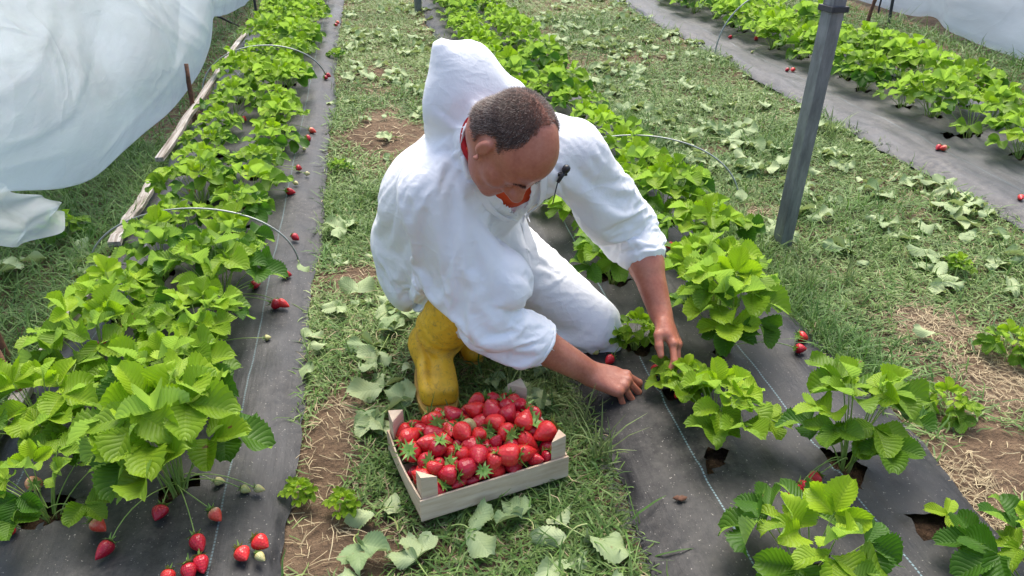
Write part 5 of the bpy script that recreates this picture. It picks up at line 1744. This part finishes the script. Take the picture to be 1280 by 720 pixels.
tuft(752, 575, 16, .16, 'pale tall grass tuft between the crate and the middle film')
tuft(735, 530, 12, .14, "tall grass tuft under the man's near hand")
tuft(770, 640, 9, .07, 'small bright tuft at the frayed film edge beside the crate')
tuft(640, 470, 18, .13, 'dark grass tuft between the crate and the kneeling leg')
tuft(690, 480, 14, .12, 'grass tuft below the near forearm')
tuft(1040, 175, 16, .20, 'dry grass tuft right behind the steel post')
tuft(1010, 360, 18, .13, "grass tuft at the right foot of the bushy plant by the post")
tuft(1060, 350, 16, .12, 'grass tuft right of the steel post foot')
tuft(1190, 170, 12, .08, 'grass tuft growing from the empty hole in the right film')
tuft(640, 505, 14, .10, "grass tuft at the back corner post of the crate")

# ------------------------------------------------------------------ cut strawberry leaves drying in the aisles
WILT = []; WRAW = []
for s_ in range(10):
    r = np.random.default_rng(500 + s_)
    lm = LeafMesh(); st = MB()
    nl = (3, 3, 1, 2, 3, 1, 3, 3, 1, 2)[s_]
    tone = r.uniform(.25, 1.0)
    pl = r.uniform(.03, .10)
    curve = r.normal(0, .6)
    pts = [(math.sin(curve * q) * pl * (1 - q), -pl * (1 - q), .006 + .004 * math.sin(3 * q)) for q in np.linspace(0, 1, 6)]
    st.tube(pts, .0016, 5, True)
    for a in ((0.0,), (0.3, -.9), (0.0, 1.25, -1.25))[nl - 1]:
        sz = r.uniform(.060, .088)
        P, UV = leaflet(sz, sz * r.uniform(.6, .9), r.uniform(-.3, .5), r.uniform(-.5, .5), r.uniform(-.2, .3), r.uniform(.3, 1.3), int(r.integers(1e9)))
        a = a + r.normal(0, .25); ro = r.normal(0, .35)
        P = np.stack([P[:, 0] * math.cos(ro) + P[:, 2] * math.sin(ro), P[:, 1], -P[:, 0] * math.sin(ro) + P[:, 2] * math.cos(ro)], 1)
        if r.random() < .3: P[:, 2] *= -1
        P = np.stack([P[:, 0] * math.cos(a) + P[:, 1] * math.sin(a), -P[:, 0] * math.sin(a) + P[:, 1] * math.cos(a), P[:, 2]], 1)
        lm.put(P, UV, np.eye(3), np.array([0, 0, .010]), float(np.clip(tone + r.normal(0, .12), 0, 1)), .5)
    V0 = np.vstack(lm.V); lift = max(0, -V0[:, 2].min() - .002)
    lm.V = [v_ + np.array([0, 0, lift * .5]) for v_ in lm.V]
    sm = bpy.data.meshes.new('leaf_stalk'); sm.from_pydata([(x, y, z + lift * .3) for x, y, z in st.v], [], st.f); sm.materials.append(M['stem'])
    WILT.append((lm.mesh('wilted_leaf', M['wilted']), sm)); WRAW.append((np.vstack(lm.V), np.vstack(lm.F), np.vstack(lm.UV), np.vstack(lm.C)))

def wilted(x, y, label, group, s=1.0, rz=None, i=None, tilt=.18):
    i = random.randrange(len(WILT)) if i is None else i
    o = link('wilted_leaf', WILT[i][0])
    o.location = (x, y, float(gz(np.array([x]), np.array([y]))[0]) + random.uniform(.004, .016))
    o.rotation_euler = (random.gauss(0, tilt), random.gauss(0, tilt), random.uniform(0, 6.28) if rz is None else rz)
    o.scale = (s,) * 3
    link('leaf_stalk', WILT[i][1], o)
    tag(o, label, 'leaf', group)

for (px, py, s, lb) in [(590, 668, 1.0, 'pale cut strawberry leaf lying flat below the front slat of the crate'), (652, 655, .9, 'curled cut leaf just below the middle of the crate front'), (688, 662, 1.05, 'broad pale leaf right of centre below the crate'), (730, 678, 1.1, 'largest round pale leaf at the bottom edge near the frayed film'),
                        (470, 650, 1.0, 'cut leaf sprig left of the near corner of the crate'), (450, 690, 1.0, 'dull green cut leaf in the bottom left of the aisle'), (520, 700, .9, 'cut leaf at the bottom edge below the near crate corner'), (690, 712, 1.0, 'pale leaf cut by the bottom edge under the crate'),
                        (690, 510, 1.15, 'large dark green leaf behind the right corner post of the crate'), (660, 500, .9, 'dark leaf by the back corner post of the crate'), (480, 490, 1.15, 'large dark cut leaf left of the yellow boot toe'), (470, 530, 1.0, 'drooping cut leaf between the boot and the bare soil'),
                        (500, 545, .8, 'small cut leaf at the back left post of the crate'), (395, 465, .9, 'folded pale leaf at the aisle edge of the left film'), (375, 340, .8, 'dull leaf lying at the foot of the near wire hoop')]:
    w = at(px, py, 0); wilted(w[0], w[1], lb, None, s)
for (n, xr, yr, lb, gp, smin) in [(84, (-.25, .48), (1.9, 6.5), 'pale wilted strawberry leaf lying loose on the narrow grass aisle behind the man', 'wilted leaves on the narrow aisle', .7),
                            (14, (-.2, .42), (.95, 1.9), 'wilted strawberry leaf lying on the trodden soil around the crate', 'wilted leaves near the crate', .6),
                            (160, (1.24, 2.40), (1.6, 6.0), 'pale wilted strawberry leaf strewn on the wide grass aisle around the steel post', 'wilted leaves on the wide aisle', .7),
                            (8, (-1.5, -1.02), (1.9, 3.4), 'dull wilted leaf in the tall grass below the plastic sheet', 'wilted leaves in the left grass', .7)]:
    k = 0
    while k < n:
        x = random.uniform(*xr); y = yr[0] + (yr[1] - yr[0]) * random.random() ** 1.5
        cl = float(vnoise(np.array([x]), np.array([y]), 2.4, 61)[0])
        if random.random() > max(0.05, (cl - .3) * 2.2): continue
        if -.05 < x < .4 and 1.2 < y < 1.62: continue
        wilted(x, y, lb, gp, random.uniform(smin, 1.15)); k += 1

# the small far-off litter, too much to count
lr = np.random.default_rng(808); LV, LFc, LU, LC, nn = [], [], [], [], 0
for k in range(340):
    x, y = (lr.uniform(1.24, 2.42), lr.uniform(5.2, 11)) if k < 220 else (lr.uniform(-.25, .52), lr.uniform(5.6, 11))
    if k % 4 == 0: y = lr.uniform(2.0, 5.2); sc_w = .5
    else: sc_w = lr.uniform(.7, 1.1)
    Vw, Fw, Uw, Cw = WRAW[int(lr.integers(len(WRAW)))]
    a = lr.uniform(0, 6.28); ca, sa = math.cos(a), math.sin(a)
    Q = Vw * sc_w
    Q = np.stack([Q[:, 0] * ca - Q[:, 1] * sa + x, Q[:, 0] * sa + Q[:, 1] * ca + y, Q[:, 2] + float(gz(np.array([x]), np.array([y]))[0]) + .008], 1)
    LV.append(Q); LFc.append(Fw + nn); LU.append(Uw); LC.append(Cw); nn += len(Q)
lit = link('leaf_litter', mesh_np('leaf_litter', np.vstack(LV), np.vstack(LFc), M['wilted'], True, np.vstack(LC), np.vstack(LU)))
tag(lit, 'small bits of cut leaf strewn over the far aisles', 'leaf litter', kind='stuff')

# young strawberry runners rooted in the aisles
def runner(px, py, i, s, label):
    w = at(px, py, 0)
    root = empty('young_plant', (w[0], w[1], 0.0), random.uniform(0, 6.28)); root.scale = (s,) * 3
    tag(root, label, 'young plant')
    link('foliage', PROTO[i][0], root); link('stem', PROTO[i][1], root)

runner(1258, 445, 6, .42, 'bright young runner plant on the straw patch at the right edge')
runner(430, 640, 7, .22, 'tiny seedling on the bare soil left of the crate')
runner(376, 625, 7, .22, 'tiny two-leaf seedling at the edge of the left film')
runner(1180, 520, 6, .40, 'dark low weed at the right edge of the middle film')
runner(1195, 340, 7, .30, 'small low plant in the middle of the wide aisle')
runner(425, 215, 6, .30, "small bright runner beside the left film's aisle edge")
runner(420, 75, 6, .38, "distant bright runner on the aisle edge of the left film")
runner(85, 300, 6, .5, "low broad-leaved weed in the left grass near the plastic flap")

# twigs, clods and scraps lying on the films
def scraps(n, label, group, mt, name, fn):
    for k in range(n): fn(k)
for (px, py, mt, lb) in [(850, 622, 'rust', 'small brown dry leaf scrap on the near black film'), (953, 531, 'dark_soil', 'dark clod on the film between the two near plants'), (700, 470, 'straw_', 'x')][:2]:
    w = at(px, py, .036)
    m_ = MB(); n = 9
    V = [(0, 0, .004)] + [(.012 * (1 + .4 * math.sin(3 * k + px)) * math.cos(2 * math.pi * k / n), .008 * math.sin(2 * math.pi * k / n), .001 + .003 * math.sin(2.3 * k)) for k in range(n)]
    V += [(x, y, z - .003) for x, y, z in V]
    F = [(0, 1 + k, 1 + (k + 1) % n) for k in range(n)] + [(n + 1, n + 2 + (k + 1) % n, n + 2 + k) for k in range(n)] + [(1 + k, n + 2 + k, n + 2 + (k + 1) % n, 1 + (k + 1) % n) for k in range(n)]
    o = m_.add(V, F).build('leaf_scrap' if mt == 'rust' else 'soil_clod', M[mt], None, True)
    o.location = w + np.array([0, 0, -.001]); tag(o, lb, 'scrap' if mt == 'rust' else 'clod')
